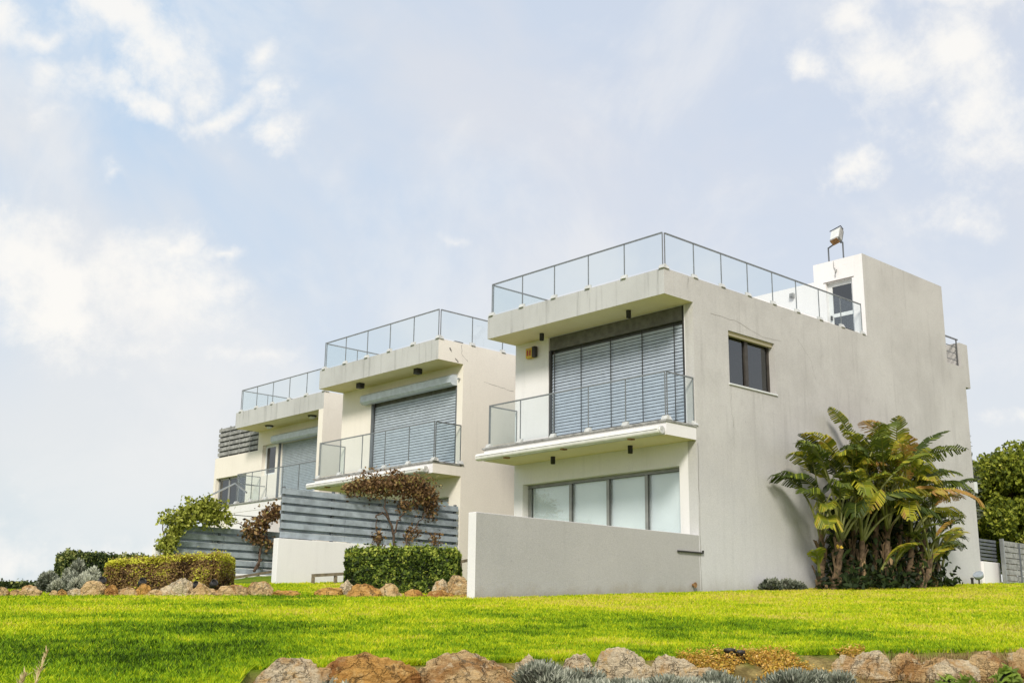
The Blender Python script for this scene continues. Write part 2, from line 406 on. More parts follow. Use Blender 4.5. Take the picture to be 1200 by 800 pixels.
def row_house(hx, hy, wx, yl, label, mat_side, mat_front, zs0=7.09, zs1=7.66, xb=31.87, zbase=.2,
              front_holes=(), side_holes=(), front_x_below=None):
    """common shell: side wall y=hy, front wall x=wx, roof slab from x=hx"""
    h = thing('row_house', (wx, hy, ground_z(wx, hy)), label, 'house', 'white modern houses in a row')
    T = .24
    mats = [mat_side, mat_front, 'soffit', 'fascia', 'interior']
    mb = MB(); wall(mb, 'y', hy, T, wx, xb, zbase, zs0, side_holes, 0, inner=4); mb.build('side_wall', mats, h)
    mb = MB(); wall(mb, 'x', wx, T, hy+T, yl-T, zbase, zs0, front_holes, 1, inner=4); mb.build('front_wall', mats, h)
    mb = MB(); wall(mb, 'y', yl-T, T, wx, xb, zbase, zs0, (), 1, inner=4); mb.build('side_wall', mats, h)
    mb = MB(); wall(mb, 'x', xb-T, T, hy+T, yl-T, zbase, zs0, (), 0, inner=4); mb.build('back_wall', mats, h)
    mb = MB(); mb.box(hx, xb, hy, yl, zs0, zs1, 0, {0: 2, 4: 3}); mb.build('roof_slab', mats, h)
    mb = MB(); mb.box(wx+T, xb-T, hy+T, yl-T, 4.05, 4.3); mb.build('floor_slab', 'interior', h)
    return h

def bulkhead_round(parent, x, y, z):
    mb = MB(); mb.lathe((x, y, z), [(.15, 0), (.15, -.03), (.13, -.05)], 18); o = mb.build('ceiling_light', 'dark', parent)
    mb = MB(); mb.lathe((x, y, z-.05), [(.11, 0), (.095, -.04), (.05, -.06), (.01, -.065)], 18); mb.build('lamp_glass', 'lamp_glass', o)
def spot_cyl(parent, x, y, z):
    mb = MB(); mb.lathe((x, y, z), [(.055, 0), (.055, -.17), (.045, -.17), (.045, -.15)], 16); mb.build('ceiling_light', 'dark', parent)
def awning(parent, x, y0, y1, z):
    mb = MB(); prof = []
    for k in range(16):
        a = 2*pi*k/16; c, s_ = cos(a), sin(a); rx, rz = .10, .085
        prof.append((x+rx*(abs(c)**.7)*(1 if c > 0 else -1), z+rz*(abs(s_)**.7)*(1 if s_ > 0 else -1)))
    vs = [(a, y, b) for y in (y0, y1) for a, b in prof]; n = 16
    mb.add(vs, [(k, (k+1) % n, n+(k+1) % n, n+k) for k in range(n)], 0, True); mb.add(vs[:n], [tuple(range(n))]); mb.add(vs[n:], [tuple(range(n))])
    o = mb.build('awning', 'awning', parent)
    e = MB(); e.lathe((x, y0-.001, z), [(.075, -.03), (.095, -.02), (.095, 0)], 16, 'y'); e.lathe((x-.02, y0-.03, z+.02), [(.02, -.012), (.02, 0)], 10, 'y'); e.build('end_cap', 'clamp', o)
    s = MB(); s.box(x-.103, x-.098, y0+.02, y1-.02, z+.005, z+.014); s.build('seam', 'dark', o)
    for k in (.15, .5, .83):
        y = lerp(y0, y1, k); br = MB(); br.box(x-.03, x+.10, y-.05, y+.05, z-.11, z-.078); br.build('bracket', 'rust', o)
    return o
def crack(parent, pts, w=.012, mat='seam', axis='y', off=-.0015):
    """thin crack line lying on a wall plane"""
    mb = MB(); P = []
    for i in range(len(pts)-1):
        a, b = pts[i], pts[i+1]; n = 5
        for k in range(n): P.append((lerp(a[0], b[0], k/n)+random.uniform(-.02, .02), lerp(a[1], b[1], k/n)+random.uniform(-.015, .015), a[2]))
    P.append(pts[-1])
    vs = []; 
    for i, p in enumerate(P):
        ww = w*random.uniform(.4, 1.1)
        a = P[max(i-1, 0)]; b = P[min(i+1, len(P)-1)]; dx, dz = b[0]-a[0], b[1]-a[1]; l = hypot(dx, dz)+1e-6
        nx, nz = -dz/l*ww/2, dx/l*ww/2
        vs += [(p[0]+nx, p[2]+off, p[1]+nz), (p[0]-nx, p[2]+off, p[1]-nz)]
    mb.add(vs, [(2*i, 2*i+1, 2*i+3, 2*i+2) for i in range(len(P)-1)])
    return mb.build('crack', mat, parent, recalc=False)

# ================================================================== HOUSE 1 (nearest)
HX, HY, WX, YLft = 18.47, 15.32, 19.43, 20.98
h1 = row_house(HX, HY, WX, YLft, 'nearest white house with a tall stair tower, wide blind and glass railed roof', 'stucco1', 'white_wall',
               front_holes=[(15.80, 20.68, 1.25, 3.56), (15.58, 19.80, 4.36, 7.088)], side_holes=[(20.66, 22.42, 5.48, 6.69)])
# upper opening: shutter box, blind, glazing
mb = MB(); mb.box(WX+.03, WX+.20, 15.60, 19.79, 6.76, 7.085); mb.build('shutter_box', 'box_dark', h1, .006)
mb = MB(); mb.box(WX+.02, WX+.10, 15.582, 15.65, 4.36, 7.08); mb.build('guide_rail', 'dark', h1)
mb = MB(); mb.box(WX+.02, WX+.10, 19.73, 19.798, 4.36, 6.757); mb.build('guide_rail', 'dark', h1)
slat_blind(h1, 'venetian_blind', 'blind', WX+.07, 15.655, 19.725, 4.42, 6.73, .075, (19.62, 18.73, 17.78, 16.82, 15.89))
mb = MB(); mb.box(WX+.15, WX+.20, 15.66, 19.72, 4.36, 6.75); mb.build('glazing', 'interior', h1)
# lower sliding windows
wf = MB(); xg = WX+.20; y0, y1, z0, z1 = 15.80, 20.68, 1.25, 3.56
wf.box(xg, xg+.08, y0+.001, y1-.001, z1-.08, z1-.001); wf.box(xg, xg+.08, y0+.001, y1-.001, z0+.001, z0+.09)
wf.box(xg-.005, xg+.08, y1-.10, y1-.001, z0+.09, z1-.08); wf.box(xg-.005, xg+.08, y0+.001, y0+.05, z0+.09, z1-.08)
for y in (19.23, 18.04, 16.89):
    wf.box(xg-.02, xg+.05, y-.045, y+.045, z0+.09, z1-.08)
win = wf.build('window', 'frame_grey', h1)
mb = MB()
for y in (20.57, 19.23, 18.04, 16.89): mb.box(xg-.025, xg-.021, y-.075, y-.05, z0+.1, z1-.085)
mb.box(xg-.03, xg-.003, y0, y1, z1-.0865, z1-.0805)
mb.build('gasket', 'dark', win)
ys_ = [20.58, 19.275, 19.185, 18.085, 17.995, 16.935, 16.845, 15.85]
for a, b in zip(ys_[::2], ys_[1::2]):
    g = MB(); g.box(xg+.02, xg+.026, b, a, z0+.09, z1-.08); g.build('window_pane', 'window_glass', win)
    g = MB(); g.box(xg+.07, xg+.075, b-.02, a+.02, z0+.09 if a < 20 else z0+.42, z1-.08); g.build('roller_blind', 'panel', win)
# side window
xa, xb_, za, zb = 20.66, 22.42, 5.48, 6.69
f = MB(); yy = HY+.16
f.box(xa+.001, xb_-.001, yy, yy+.07, zb-.07, zb-.001); f.box(xa+.001, xb_-.001, yy, yy+.07, za+.001, za+.06)
f.box(xa+.001, xa+.06, yy, yy+.07, za+.06, zb-.07); f.box(xb_-.06, xb_-.001, yy, yy+.07, za+.06, zb-.07)
f.box(21.46, 21.58, yy-.01, yy+.06, za+.06, zb-.07)
sw = f.build('side_window', 'bronze', h1)
for a, b in ((xa+.06, 21.46), (21.58, xb_-.06)):
    g = MB(); g.box(a, b, yy+.03, yy+.036, za+.06, zb-.07); g.build('window_pane', 'dark_glass', sw)
g = MB()
for i in range(40):
    t = i/39; x = lerp(xa+.12, xb_-.12, t); g.v.append((x, yy+.12+.02*sin(i*1.7), za+.05)); g.v.append((x, yy+.12+.02*sin(i*1.7), zb-.05))
for i in range(39): g.f.append((2*i, 2*i+2, 2*i+3, 2*i+1)); g.m.append(0); g.smooth.append(True)
g.build('curtain', 'curtain', sw)
mb = MB(); mb.box(xa-.03, xb_+.03, HY-.03, HY+.10, za-.035, za-.001); mb.build('window_sill', 'frame_white', h1)
mb = MB(); mb.box(xa+.001, xb_-.001, HY+.06, HY+.155, zb-.08, zb-.001); mb.build('window_head', 'ochre_wall', h1)  # yellow-cream strip along the top of the window reveal
# balcony
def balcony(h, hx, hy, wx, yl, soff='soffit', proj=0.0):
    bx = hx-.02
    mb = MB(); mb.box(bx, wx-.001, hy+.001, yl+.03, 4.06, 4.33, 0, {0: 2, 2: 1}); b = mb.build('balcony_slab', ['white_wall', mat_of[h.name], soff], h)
    mb = MB(); mb.box(bx-.04, wx-.002, hy-.02, yl+.07, 4.333, 4.375); mb.build('edge_cap', 'seam' if False else 'slat_old', b)
    return b
mat_of = {h1.name: 'white_wall'}
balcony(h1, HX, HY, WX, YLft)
railing(h1, [((18.49, 20.88), (18.49, 15.37), 5), ((18.54, 15.36), (19.41, 15.36), 1), ((18.54, 20.90), (19.41, 20.90), 1)], 4.375, 5.40)
awning(h1, 18.33, 15.36, 21.08, 4.14)
# roof railing
railing(h1, [((18.50, 20.86), (18.50, 15.37), 5), ((18.56, 15.36), (26.45, 15.36), 8), ((18.56, 20.88), (26.5, 20.88), 8)], 7.66, 8.47)
# tower and stair room
mb = MB(); mats = ['stucco1', 'white_wall', 'interior']
wall(mb, 'x', 26.61, .24, 15.325, 16.815, 7.662, 9.90, [(15.66, 16.46, 7.665, 9.31)], 1, inner=2)
mb.box(26.851, 30.87, 15.321, 16.815, 7.661, 9.899, 0, {4: 2})
mb.box(26.606, 26.849, 15.3205, 15.3245, 7.661, 9.90, 0)
tw = mb.build('stair_tower', mats, h1)
mb = MB(); mb.box(26.62, 30.8, 16.82, 20.9, 7.66, 9.42); mb.build('roof_room', 'white_wall', h1)
mb = MB(); yd0, yd1, zd0, zd1 = 15.66, 16.46, 7.67, 9.31; xd = 26.72
mb.box(xd, xd+.06, yd0+.002, yd0+.09, zd0, zd1-.002); mb.box(xd, xd+.06, yd1-.13, yd1-.002, zd0, zd1-.002)
mb.box(xd, xd+.06, yd0+.09, yd1-.13, zd1-.11, zd1-.002); mb.box(xd, xd+.06, yd0+.09, yd1-.13, 8.35, 8.45); mb.box(xd, xd+.06, yd0+.09, yd1-.13, zd0, zd0+.1)
dr = mb.build('roof_door', 'frame_white', tw)
mb = MB(); mb.box(xd+.02, xd+.03, yd0+.09, yd1-.13, 7.77, 8.35); mb.box(xd+.02, xd+.03, yd0+.09, yd1-.13, 8.45, zd1-.11); 
mb.box(xd-.05, xd-.001, 16.36, 16.40, 8.28, 8.40, 1); mb.build('roof_door_glass', ['dark_glass', 'dark'], tw)
mb = MB(); mb.box(26.603, 26.609, 15.60, 16.52, 9.312, 9.335); mb.build('door_head', 'seam', tw)
mb = MB(); mb.box(26.52, 26.618, 17.44, 17.56, 9.12, 9.24); mb.lathe((26.52, 17.5, 9.18), [(.05, -.02), (.05, 0)], 12, 'x'); mb.build('wall_light', 'slat_old', h1)
# small pipe bend on tower
mb = MB(); mb.tube([(26.58, 16.08, 9.60), (26.54, 16.08, 9.60), (26.52, 16.08, 9.57), (26.52, 16.08, 9.50)], .02); mb.tube([(26.59, 16.17, 9.88), (26.59, 16.17, 9.70), (26.575, 16.10, 9.60)], .008); mb.build('cable_outlet', 'slat_old', tw)
# floodlight on the tower
fl = MB(); fl.bar((26.8, 16.43, 9.90), (26.8, 16.43, 10.36), .03, .03); fl.bar((26.8, 15.98, 9.90), (26.8, 15.98, 10.42), .03, .03)
fl.bar((26.8, 16.43, 10.35), (26.8, 16.25, 10.42), .03, .03); fl.bar((26.8, 15.98, 10.42), (26.8, 16.05, 10.42), .03, .03)
fl = fl.build('floodlight', 'slat_back', h1)
Rl = Matrix.Translation((26.8, 16.14, 10.62)) @ Matrix.Scale(.88, 4) @ Matrix.Rotation(radians(-14), 4, 'X') @ Matrix.Rotation(radians(35), 4, 'Y')
def xf(mb, Mx): mb.v = [tuple(Mx @ Vector(p)) for p in mb.v]; return mb
mb = MB(); mb.box(-.10, .06, -.17, .17, -.27, .27); mb.box(-.15, -.06, -.13, .13, -.33, -.26); xf(mb, Rl).build('lamp_head', 'slat_old', fl, .01)
mb = MB(); mb.box(-.14, .05, -.12, .12, -.345, -.331); xf(mb, Rl).build('lamp_underside', 'rust', fl)
mb = MB(); mb.box(-.115, -.101, -.155, .155, -.25, .25); xf(mb, Rl).build('lamp_glass', 'lamp_glass', fl)
mb = MB(); mb.box(.061, .10, -.15, .15, -.24, .24); xf(mb, Rl).build('lamp_back', 'slat_back', fl)
mb = MB(); mb.bar((-.14, -.2, .25), (-.14, .2, .25), .02, .02); mb.bar((-.14, -.2, .25), (0, -.2, .23), .02, .02); xf(mb, Rl).build('shade_bar', 'dark', fl)
# rear parapet, rear rail
mb = MB(); mb.box(31.872, 32.16, 15.322, 19.5, 7.09, 8.38); mb.box(31.70, 31.871, 15.3215, 15.9, 7.663, 8.379); mb.build('rear_parapet', 'stucco1', h1)
mb = MB(); mb.bar((30.87, 15.40, 8.48), (31.74, 15.40, 8.48), .04, .035); mb.bar((31.66, 15.40, 7.66), (31.66, 15.40, 8.48), .03, .03)
for z in (7.84, 8.04, 8.24): mb.bar((30.87, 15.40, z), (31.66, 15.40, z), .018, .018)
mb.build('rear_railing', 'rail', h1)
# soffit lights
for (x, y) in ((19.02, 19.62), (18.95, 16.76)): spot_cyl(h1, x, y, 7.09)
for (x, y) in ((19.05, 19.25), (19.05, 16.85)): spot_cyl(h1, x, y, 4.06)
# alarm box beside the blind
mb = MB(); mb.box(WX-.10, WX-.001, 20.28, 20.52, 6.66, 6.92); al = mb.build('alarm_box', 'yellow', h1, .015)
mb = MB(); mb.box(WX-.12, WX-.03, 20.16, 20.277, 6.66, 6.93); mb.build('alarm_siren', 'dark', al, .01)
mb = MB(); mb.box(WX-.106, WX-.101, 20.33, 20.38, 6.72, 6.86); mb.box(WX-.106, WX-.101, 20.42, 20.47, 6.72, 6.86); mb.build('alarm_marking', 'red', al)
# white lower pier facing: a slim painted strip and drip line
crack(h1, [(19.47, .95, HY), (19.47, 2.4, HY), (19.47, 4.0, HY)], .014)
crack(h1, [(20.05, 6.95, HY), (20.9, 6.96, HY), (22.0, 6.78, HY), (22.7, 6.80, HY)], .009)
crack(h1, [(19.3, 7.62, HY), (19.25, 7.38, HY)], .008)
crack(h1, [(23.4, 7.0, HY), (23.9, 6.6, HY), (24.1, 6.1, HY)], .006)
crack(h1, [(20.7, 5.44, HY), (20.68, 5.0, HY), (20.74, 4.5, HY)], .007)
# splash stain behind the terrace joint
# ================================================================== HOUSE 2
h2 = row_house(18.96, 23.5, 19.84, 29.14, 'middle cream house with a roller shutter under its roof slab', 'stucco2', 'stucco2', xb=30.5,
               front_holes=[(23.74, 27.66, 4.34, 6.60), (23.98, 28.86, 1.25, 3.56)])
mat_of[h2.name] = 'stucco2'
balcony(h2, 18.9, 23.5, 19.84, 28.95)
railing(h2, [((18.92, 28.86), (18.92, 23.52), 5), ((18.97, 23.52), (19.82, 23.52), 1), ((18.97, 28.88), (19.82, 28.88), 1)], 4.375, 5.41)
awning(h2, 18.76, 23.66, 29.1, 4.15)
railing(h2, [((18.99, 28.94), (18.99, 23.55), 5), ((19.05, 23.54), (28.0, 23.54), 8), ((19.05, 28.96), (28.0, 28.96), 8)], 7.66, 8.47)
mb = MB(); mb.add([(19.838, 0, 6.83), (19.66, 0, 6.83), (19.60, 0, 6.77), (19.60, 0, 6.60), (19.66, 0, 6.55), (19.838, 0, 6.55)], [])
pr = [(19.838, 6.83), (19.68, 6.83), (19.60, 6.78), (19.60, 6.60), (19.66, 6.54), (19.838, 6.54)]
mb = MB(); vs = [(a, y, b) for y in (23.74, 27.9) for a, b in pr]
mb.add(vs, [(k, (k+1) % 6, 6+(k+1) % 6, 6+k) for k in range(6)]+[tuple(range(6)), tuple(range(6, 12))]); mb.build('shutter_box', 'box_light', h2)
slat_blind(h2, 'roller_shutter', 'blind_slat2', 19.93, 23.80, 27.57, 4.38, 6.52, .077)
mb = MB(); mb.box(19.96, 20.0, 23.745, 27.655, 4.35, 6.59); mb.build('glazing', 'box_dark', h2)
mb = MB(); mb.box(19.845, 19.895, 27.57, 27.655, 4.35, 6.53); mb.build('guide_rail', 'slat_back', h2)
mb = MB(); mb.box(19.845, 19.895, 23.745, 23.80, 4.35, 6.53); mb.build('guide_rail', 'slat_back', h2)
mb = MB(); mb.lathe((19.77, 23.63, 6.70), [(.03, -.0), (.03, .06)], 10, 'x'); mb.build('shutter_motor', 'alu', h2)
f = MB(); f.box(20.02, 20.08, 23.982, 28.858, 3.48, 3.559); f.box(20.02, 20.08, 23.982, 28.858, 1.252, 1.34)
for y in (28.8, 27.6, 26.4, 25.2, 24.02): f.box(20.015, 20.085, y-.045, y+.05, 1.34, 3.48)
w2 = f.build('window', 'frame_grey', h2)
g = MB(); g.box(20.04, 20.046, 24.07, 28.75, 1.34, 3.48); g.build('window_pane', 'window_glass', w2)
g = MB(); g.box(20.10, 20.105, 24.0, 28.85, 1.3, 3.54); g.build('roller_blind', 'panel', w2)
for (x, y) in ((19.34, 27.55), (19.32, 24.82)):
    mb = MB(); mb.box(x-.09, x+.09, y-.09, y+.09, 6.94, 7.089); mb.build('ceiling_light', 'dark', h2, .008)
crack(h2, [(19.35, 7.45, 23.5), (19.42, 7.36, 23.5)], .05)
crack(h2, [(19.75, 7.62, 23.5), (19.78, 7.35, 23.5), (20.0, 7.18, 23.5)], .012)
crack(h2, [(19.55, 7.2, 23.5), (19.66, 7.12, 23.5)], .04)
crack(h2, [(20.6, 6.72, 23.5), (21.1, 6.66, 23.5), (21.7, 6.62, 23.5)], .009)
mb = MB(); mb.box(19.56, 19.84, 23.53, 23.80, 7.661, 7.70); mb.build('roof_vent', 'slat_back', h2)
# ================================================================== HOUSE 3
h3 = row_house(20.78, 31.61, 21.76, 37.25, 'farthest cream house with a slatted roof screen and side wing', 'stucco2', 'stucco2', xb=31.0,
               front_holes=[(33.0, 35.66, 4.34, 6.50), (36.0, 36.92, 5.45, 6.56), (32.2, 36.8, 1.3, 3.5)])
mat_of[h3.name] = 'stucco2'
mb = MB(); mb.box(20.781, 21.758, 31.611, 31.88, .2, 7.089); mb.build('pier', 'stucco2', h3)
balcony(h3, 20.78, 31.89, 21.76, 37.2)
railing(h3, [((20.82, 36.9), (20.82, 31.93), 5), ((20.87, 36.92), (21.74, 36.92), 1)], 4.375, 5.41)
railing(h3, [((20.81, 36.98), (20.81, 31.66), 5), ((20.87, 31.65), (28.0, 31.65), 7), ((20.87, 37.0), (28.0, 37.0), 7)], 7.66, 8.45)
pr = [(21.758, 6.80), (21.60, 6.80), (21.50, 6.74), (21.50, 6.56), (21.56, 6.50), (21.758, 6.50)]
mb = MB(); vs = [(a, y, b) for y in (31.885, 35.98) for a, b in pr]
mb.add(vs, [(k, (k+1) % 6, 6+(k+1) % 6, 6+k) for k in range(6)]+[tuple(range(6)), tuple(range(6, 12))]); mb.build('shutter_box', 'box_light', h3)
shutter(h3, 'blind_dark', 21.83, 33.0, 35.66, 4.35, 6.50, .055)
shutter(h3, 'blind_dark', 21.74, 31.885, 33.0, 4.38, 6.50, .055)
mb = MB(); mb.box(21.70, 21.756, 35.66, 35.74, 4.38, 6.50); mb.build('guide_rail', 'slat_back', h3)
f = MB(); f.box(21.90, 21.96, 36.002, 36.09, 5.452, 6.558); f.box(21.90, 21.96, 36.83, 36.918, 5.452, 6.558); f.box(21.90, 21.96, 36.09, 36.83, 6.47, 6.558); f.box(21.90, 21.96, 36.09, 36.83, 5.452, 5.54)
w3 = f.build('window', 'frame_white', h3)
g = MB(); g.box(21.92, 21.926, 36.09, 36.83, 5.54, 6.47); g.build('window_pane', 'dark_glass', w3)
f = MB(); f.box(21.95, 22.0, 32.202, 36.798, 1.302, 3.498); f.build('glazing', 'window_glass', h3)
for (x, y) in ((21.28, 35.75), (21.25, 32.98)): bulkhead_round(h3, x, y, 7.088)
# wing to the left
mats = ['stucco2', 'interior']
mb = MB(); wall(mb, 'x', 21.762, .24, 37.252, 40.35, .2, 6.42, [(37.95, 40.20, 4.45, 5.64)], 0, inner=1)
mb.box(22.003, 27, 40.11, 40.35, .2, 6.42); mb.box(22.003, 27, 37.252, 40.109, 6.2, 6.42); mb.box(22.003, 27, 37.252, 40.109, 4.0, 4.2, 1); mb.build('wing_wall', mats, h3)
f = MB(); xx = 21.90
for y0_, y1_ in ((40.10, 40.198), (37.952, 38.05), (39.35, 39.45), (38.70, 38.76)): f.box(xx, xx+.06, y0_, y1_, 4.452, 5.638)
f.box(xx, xx+.06, 37.952, 40.198, 5.56, 5.637); f.box(xx, xx+.06, 37.952, 40.198, 4.453, 4.53)
w4 = f.build('wing_window', 'frame_grey', h3)
g = MB(); g.box(xx+.02, xx+.026, 38.05, 40.10, 4.53, 5.56); g.build('window_pane', 'dark_glass', w4)
g = MB()
for i in range(60):
    y = lerp(38.1, 39.45, i/59); x = xx+.14+.03*sin(i*1.3); g.v += [(x, y, 4.5), (x, y, 5.6)]
for i in range(59): g.f.append((2*i, 2*i+2, 2*i+3, 2*i+1)); g.m.append(0); g.smooth.append(True)
g.build('curtain', 'curtain', w4)
# slatted roof screen on the wing
mb = MB()
for k in range(6):
    z = 6.50+k*.185; mb.box(21.80, 21.83, 37.30+.0, 40.28, z, z+.125)
for y in (40.2, 39.5, 38.75, 38.0, 37.36): mb.box(21.832, 21.87, y-.025, y+.025, 6.42, 7.6)
rs = mb.build('roof_screen', 'slat_old', h3)
mb = MB()
for k in range(6):
    z = 6.50+k*.185-.05; mb.box(21.90, 21.92, 37.30, 40.26, z, z+.13)
mb.build('inner_slats', 'slat_back', rs)
# drainpipe on house 3 and lower balcony return
mb = MB(); mb.tube([(20.70, 34.72, 2.0), (20.70, 34.72, 4.03)], .045, 10); mb.build('drainpipe', 'alu', h3)
mb = MB(); mb.box(20.77, 21.75, 34.5, 37.2, .2, 4.058); mb.box(20.772, 21.75, 31.882, 34.2, .2, 2.4); mb.build('lower_wall', 'white_wall', h3)
# gable-shaped support bars below the far balcony
mb = MB(); A = at(247, 580, 42.3); B = at(276, 566, 41.8); C_ = at(289, 577, 41.3)
mb.bar(A, B, .05, .05); mb.bar(B, C_, .05, .05); mb.bar(B, (21.70, B[1]+.05, B[2]), .04, .04); mb.build('awning_frame', 'alu', h3)

# ================================================================== GARDEN WALLS AND SLAT FENCES
def at_y(px, py, y): d = ray(px, py); return d*y/d[1]
mb = MB(); mb.box(13.3, 19.428, 15.321, 15.53, -.3, 2.07, 0, {4: 1, 5: 1, 3: 1, 1: 1})  # long face coloured as shaded grey, end and top as lit white
tw_ = mb.build('terrace_wall', ['terrace', 'white_wall'], None, .012); recenter(tw_, (13.3, 15.5, .5)); tag(tw_, 'plain rendered terrace wall with shaded grey face in front of the nearest house', 'wall')
p0, p1 = at_y(793, 645, HY), at_y(823, 649.5, HY)
mb = MB(); mb.box(p0[0], p1[0], HY-.045, HY-.012, p0[2]-.015, p0[2]+.012); mb.box(p1[0]-.02, p1[0]+.01, HY-.04, HY-.012, p0[2], p0[2]+.05); mb.build('drip_bar', 'dark', tw_)
c0 = at_y(822, 680, HY)
mb = MB(); mb.lathe((c0[0]-.3, HY-.01, c0[2]-.1), [(.06, -.07), (.03, -.02), (.03, .0)], 10, 'y'); mb.build('tap_outlet', 'rust', tw_)

def slat_fence(x0, x1, y, z0, z1, n, label, posts, gap=.035, back=True, mat='slat', group='horizontal slat fences beside the houses'):
    t = thing('slat_fence', (x0, y, z0), label, 'fence', group)
    h = (z1-z0)/n
    mb = MB()
    for k in range(n):
        a = z0+k*h; mb.box(x0+random.uniform(-.01, .01), x1+random.uniform(-.01, .01), y, y+.025, a+gap/2+random.uniform(-.004, .004), a+h-gap/2)
    mb.build('slat_panel', mat, t)
    for x in posts:
        mb = MB(); mb.box(x-.03, x+.03, y+.027, y+.087, z0-.1, z1-.01); mb.build('post', 'slat_back', t)
    return t
def louvre_fence(x0, x1, y, z0, z1, n, label, posts):
    """slats leaning out, an inner row visible through the gaps"""
    t = thing('slat_fence', (x0, y, z0), label, 'fence', 'horizontal slat fences beside the houses')
    h = (z1-z0)/n; mb = MB()
    for k in range(n):
        a = z0+k*h; b = a+h*.66; j = random.uniform(-.006, .006)
        for q in range(3):
            xa_, xb2 = x0+(x1-x0)*q/3+.004, x0+(x1-x0)*(q+1)/3-.004; j2 = random.uniform(-.006, .006)
            mb.box(xa_, xb2, y+j2, y+.028+j2, a+j, b+j)
    mb.build('slat_panel', 'slat', t)
    mb = MB()
    for k in range(n-1):
        a = z0+(k+.72)*h; mb.box(x0+.03, x1-.02, y+.10, y+.125, a, a+h*.40)
    mb.build('inner_slat_panel', 'slat', t)
    for x in posts:
        mb = MB(); mb.box(x-.03, x+.03, y+.036, y+.096, z0-.05, z1-.03); mb.build('post', 'slat_back', t)
    return t
louvre_fence(14.46, 19.78, 23.50, 2.13, 3.33, 6, 'blue-grey slat fence beneath the middle house balcony, brown vine on top', (14.52, 15.9, 17.3, 18.6, 19.72))
louvre_fence(15.9, 20.70, 31.60, 1.70, 3.08, 6, 'lower grey slat fence between the green vine and the white wall', (16.0, 17.4, 18.8, 20.2))
mb = MB(); mb.box(14.36, 19.83, 23.42, 23.62, .3, 2.10); w_ = mb.build('garden_wall', 'white_wall', None, .01); recenter(w_, (14.36, 23.5, .8)); tag(w_, 'low white wall under the blue-grey slat fence', 'wall')
mb = MB(); mb.box(15.0, 20.75, 31.56, 31.75, .3, 1.67); w_ = mb.build('garden_wall', 'white_wall', None, .01); recenter(w_, (15.5, 31.6, .8)); tag(w_, 'small white wall behind the yellow-topped hedge end', 'wall')
mb = MB(); mb.box(15.35, 15.55, 31.56, 31.74, .6, 2.35); w_ = mb.build('wall_pillar', 'white_wall', None, .01); recenter(w_, (15.45, 31.6, .6)); tag(w_, 'short white pillar half hidden by the green climbing vine', 'pillar')
# second low wall + edging rails
def edging(px0, py0, px1, py1, y, label, posts):
    a, b = at_y(px0, py0, y), at_y(px1, py1, y)
    t = thing('edging_rail', (a[0], y, ground_z(a[0], y)), label, 'rail', 'low wooden edging rails')
    mb = MB(); mb.bar(a, b, .07, .07); mb.build('top_rail', 'wood', t)
    for k in posts:
        p = np.array(a)*(1-k)+np.array(b)*k; mb = MB(); mb.bar((p[0], y, ground_z(p[0], y)-.15), (p[0], y, p[2]-.036), .06, .06); mb.build('post', 'wood', t)
edging(252, 680, 325, 668.5, 31.2, 'low brown wooden rail below the small white wall', (.02, .5, .98))
edging(366, 674, 420, 671, 22.8, 'low brown wooden rail left of the green boxwood hedge', (.02, .5, .95))
edging(539, 658, 551, 655.5, 22.6, 'short stub of brown rail right of the boxwood hedge', (.05, .9))
# right: short wall, gate fence
mb = MB(); mb.box(31.875, 32.9, 15.25, 15.45, .9, 2.16); w_ = mb.build('garden_wall', 'white_wall', None, .01); recenter(w_, (32.1, 15.3, 1.5)); tag(w_, 'stub of white wall at the rear corner of the nearest house', 'wall')
slat_fence(31.90, 32.85, 15.30, 2.19, 2.80, 6, 'tiny dark slat panel on the wall stub by the house corner', (31.95, 32.8), mat='slat_back')
t = slat_fence(32.56, 38.5, 14.98, 1.50, 2.76, 8, 'grey board fence at the right edge below the big green tree', (32.6, 33.6, 34.8, 36, 37.2, 38.4), gap=.02, mat='slat_old')
mb = MB(); mb.box(32.50, 32.56, 14.93, 15.03, 1.3, 2.80); mb.build('end_post', 'alu', t)
mb = MB(); mb.box(33.55, 33.61, 14.955, 14.979, 1.5, 2.74); mb.build('cover_strip', 'slat_back', t)
# garden lamp at the foot of the corner
p = on_ground(1149, 34.2)
t = thing('ground_spotlight', p, 'small round grey spotlight on the grass by the house corner', 'spotlight')
mb = MB(); mb.bar(p, p+np.array([0, 0, .15]), .03, .03); mb.build('stake', 'dark', t)
Rm = Matrix.Translation(p+np.array([0, 0, .24])) @ Matrix.Rotation(radians(-40), 4, 'Y') @ Matrix.Rotation(radians(30), 4, 'Z')
mb = MB(); mb.lathe((0, 0, 0), [(.06, -.08), (.12, -.05), (.14, .05), (.13, .06)], 18); xf(mb, Rm).build('lamp_head', 'slat', t)
p = on_ground(1141, 34.2)
mb = MB(); mb.bar(p-np.array([0, 0, .05]), p+np.array([0, 0, .14]), .05, .05); mb.lathe(p+np.array([0, 0, .14]), [(.04, 0), (.05, .03), (.02, .05)], 10); o = mb.build('sprinkler_post', 'dark'); recenter(o, p); tag(o, 'tiny dark tap post in the grass by the house corner', 'tap')
# white service box on the rear
mb = MB(); a = at_y(1143, 573, 15.32); mb.box(31.872, 32.10, 15.33, 15.7, a[2]-.10, a[2]+.22); mb.build('service_box', 'frame_white', h1, .01)

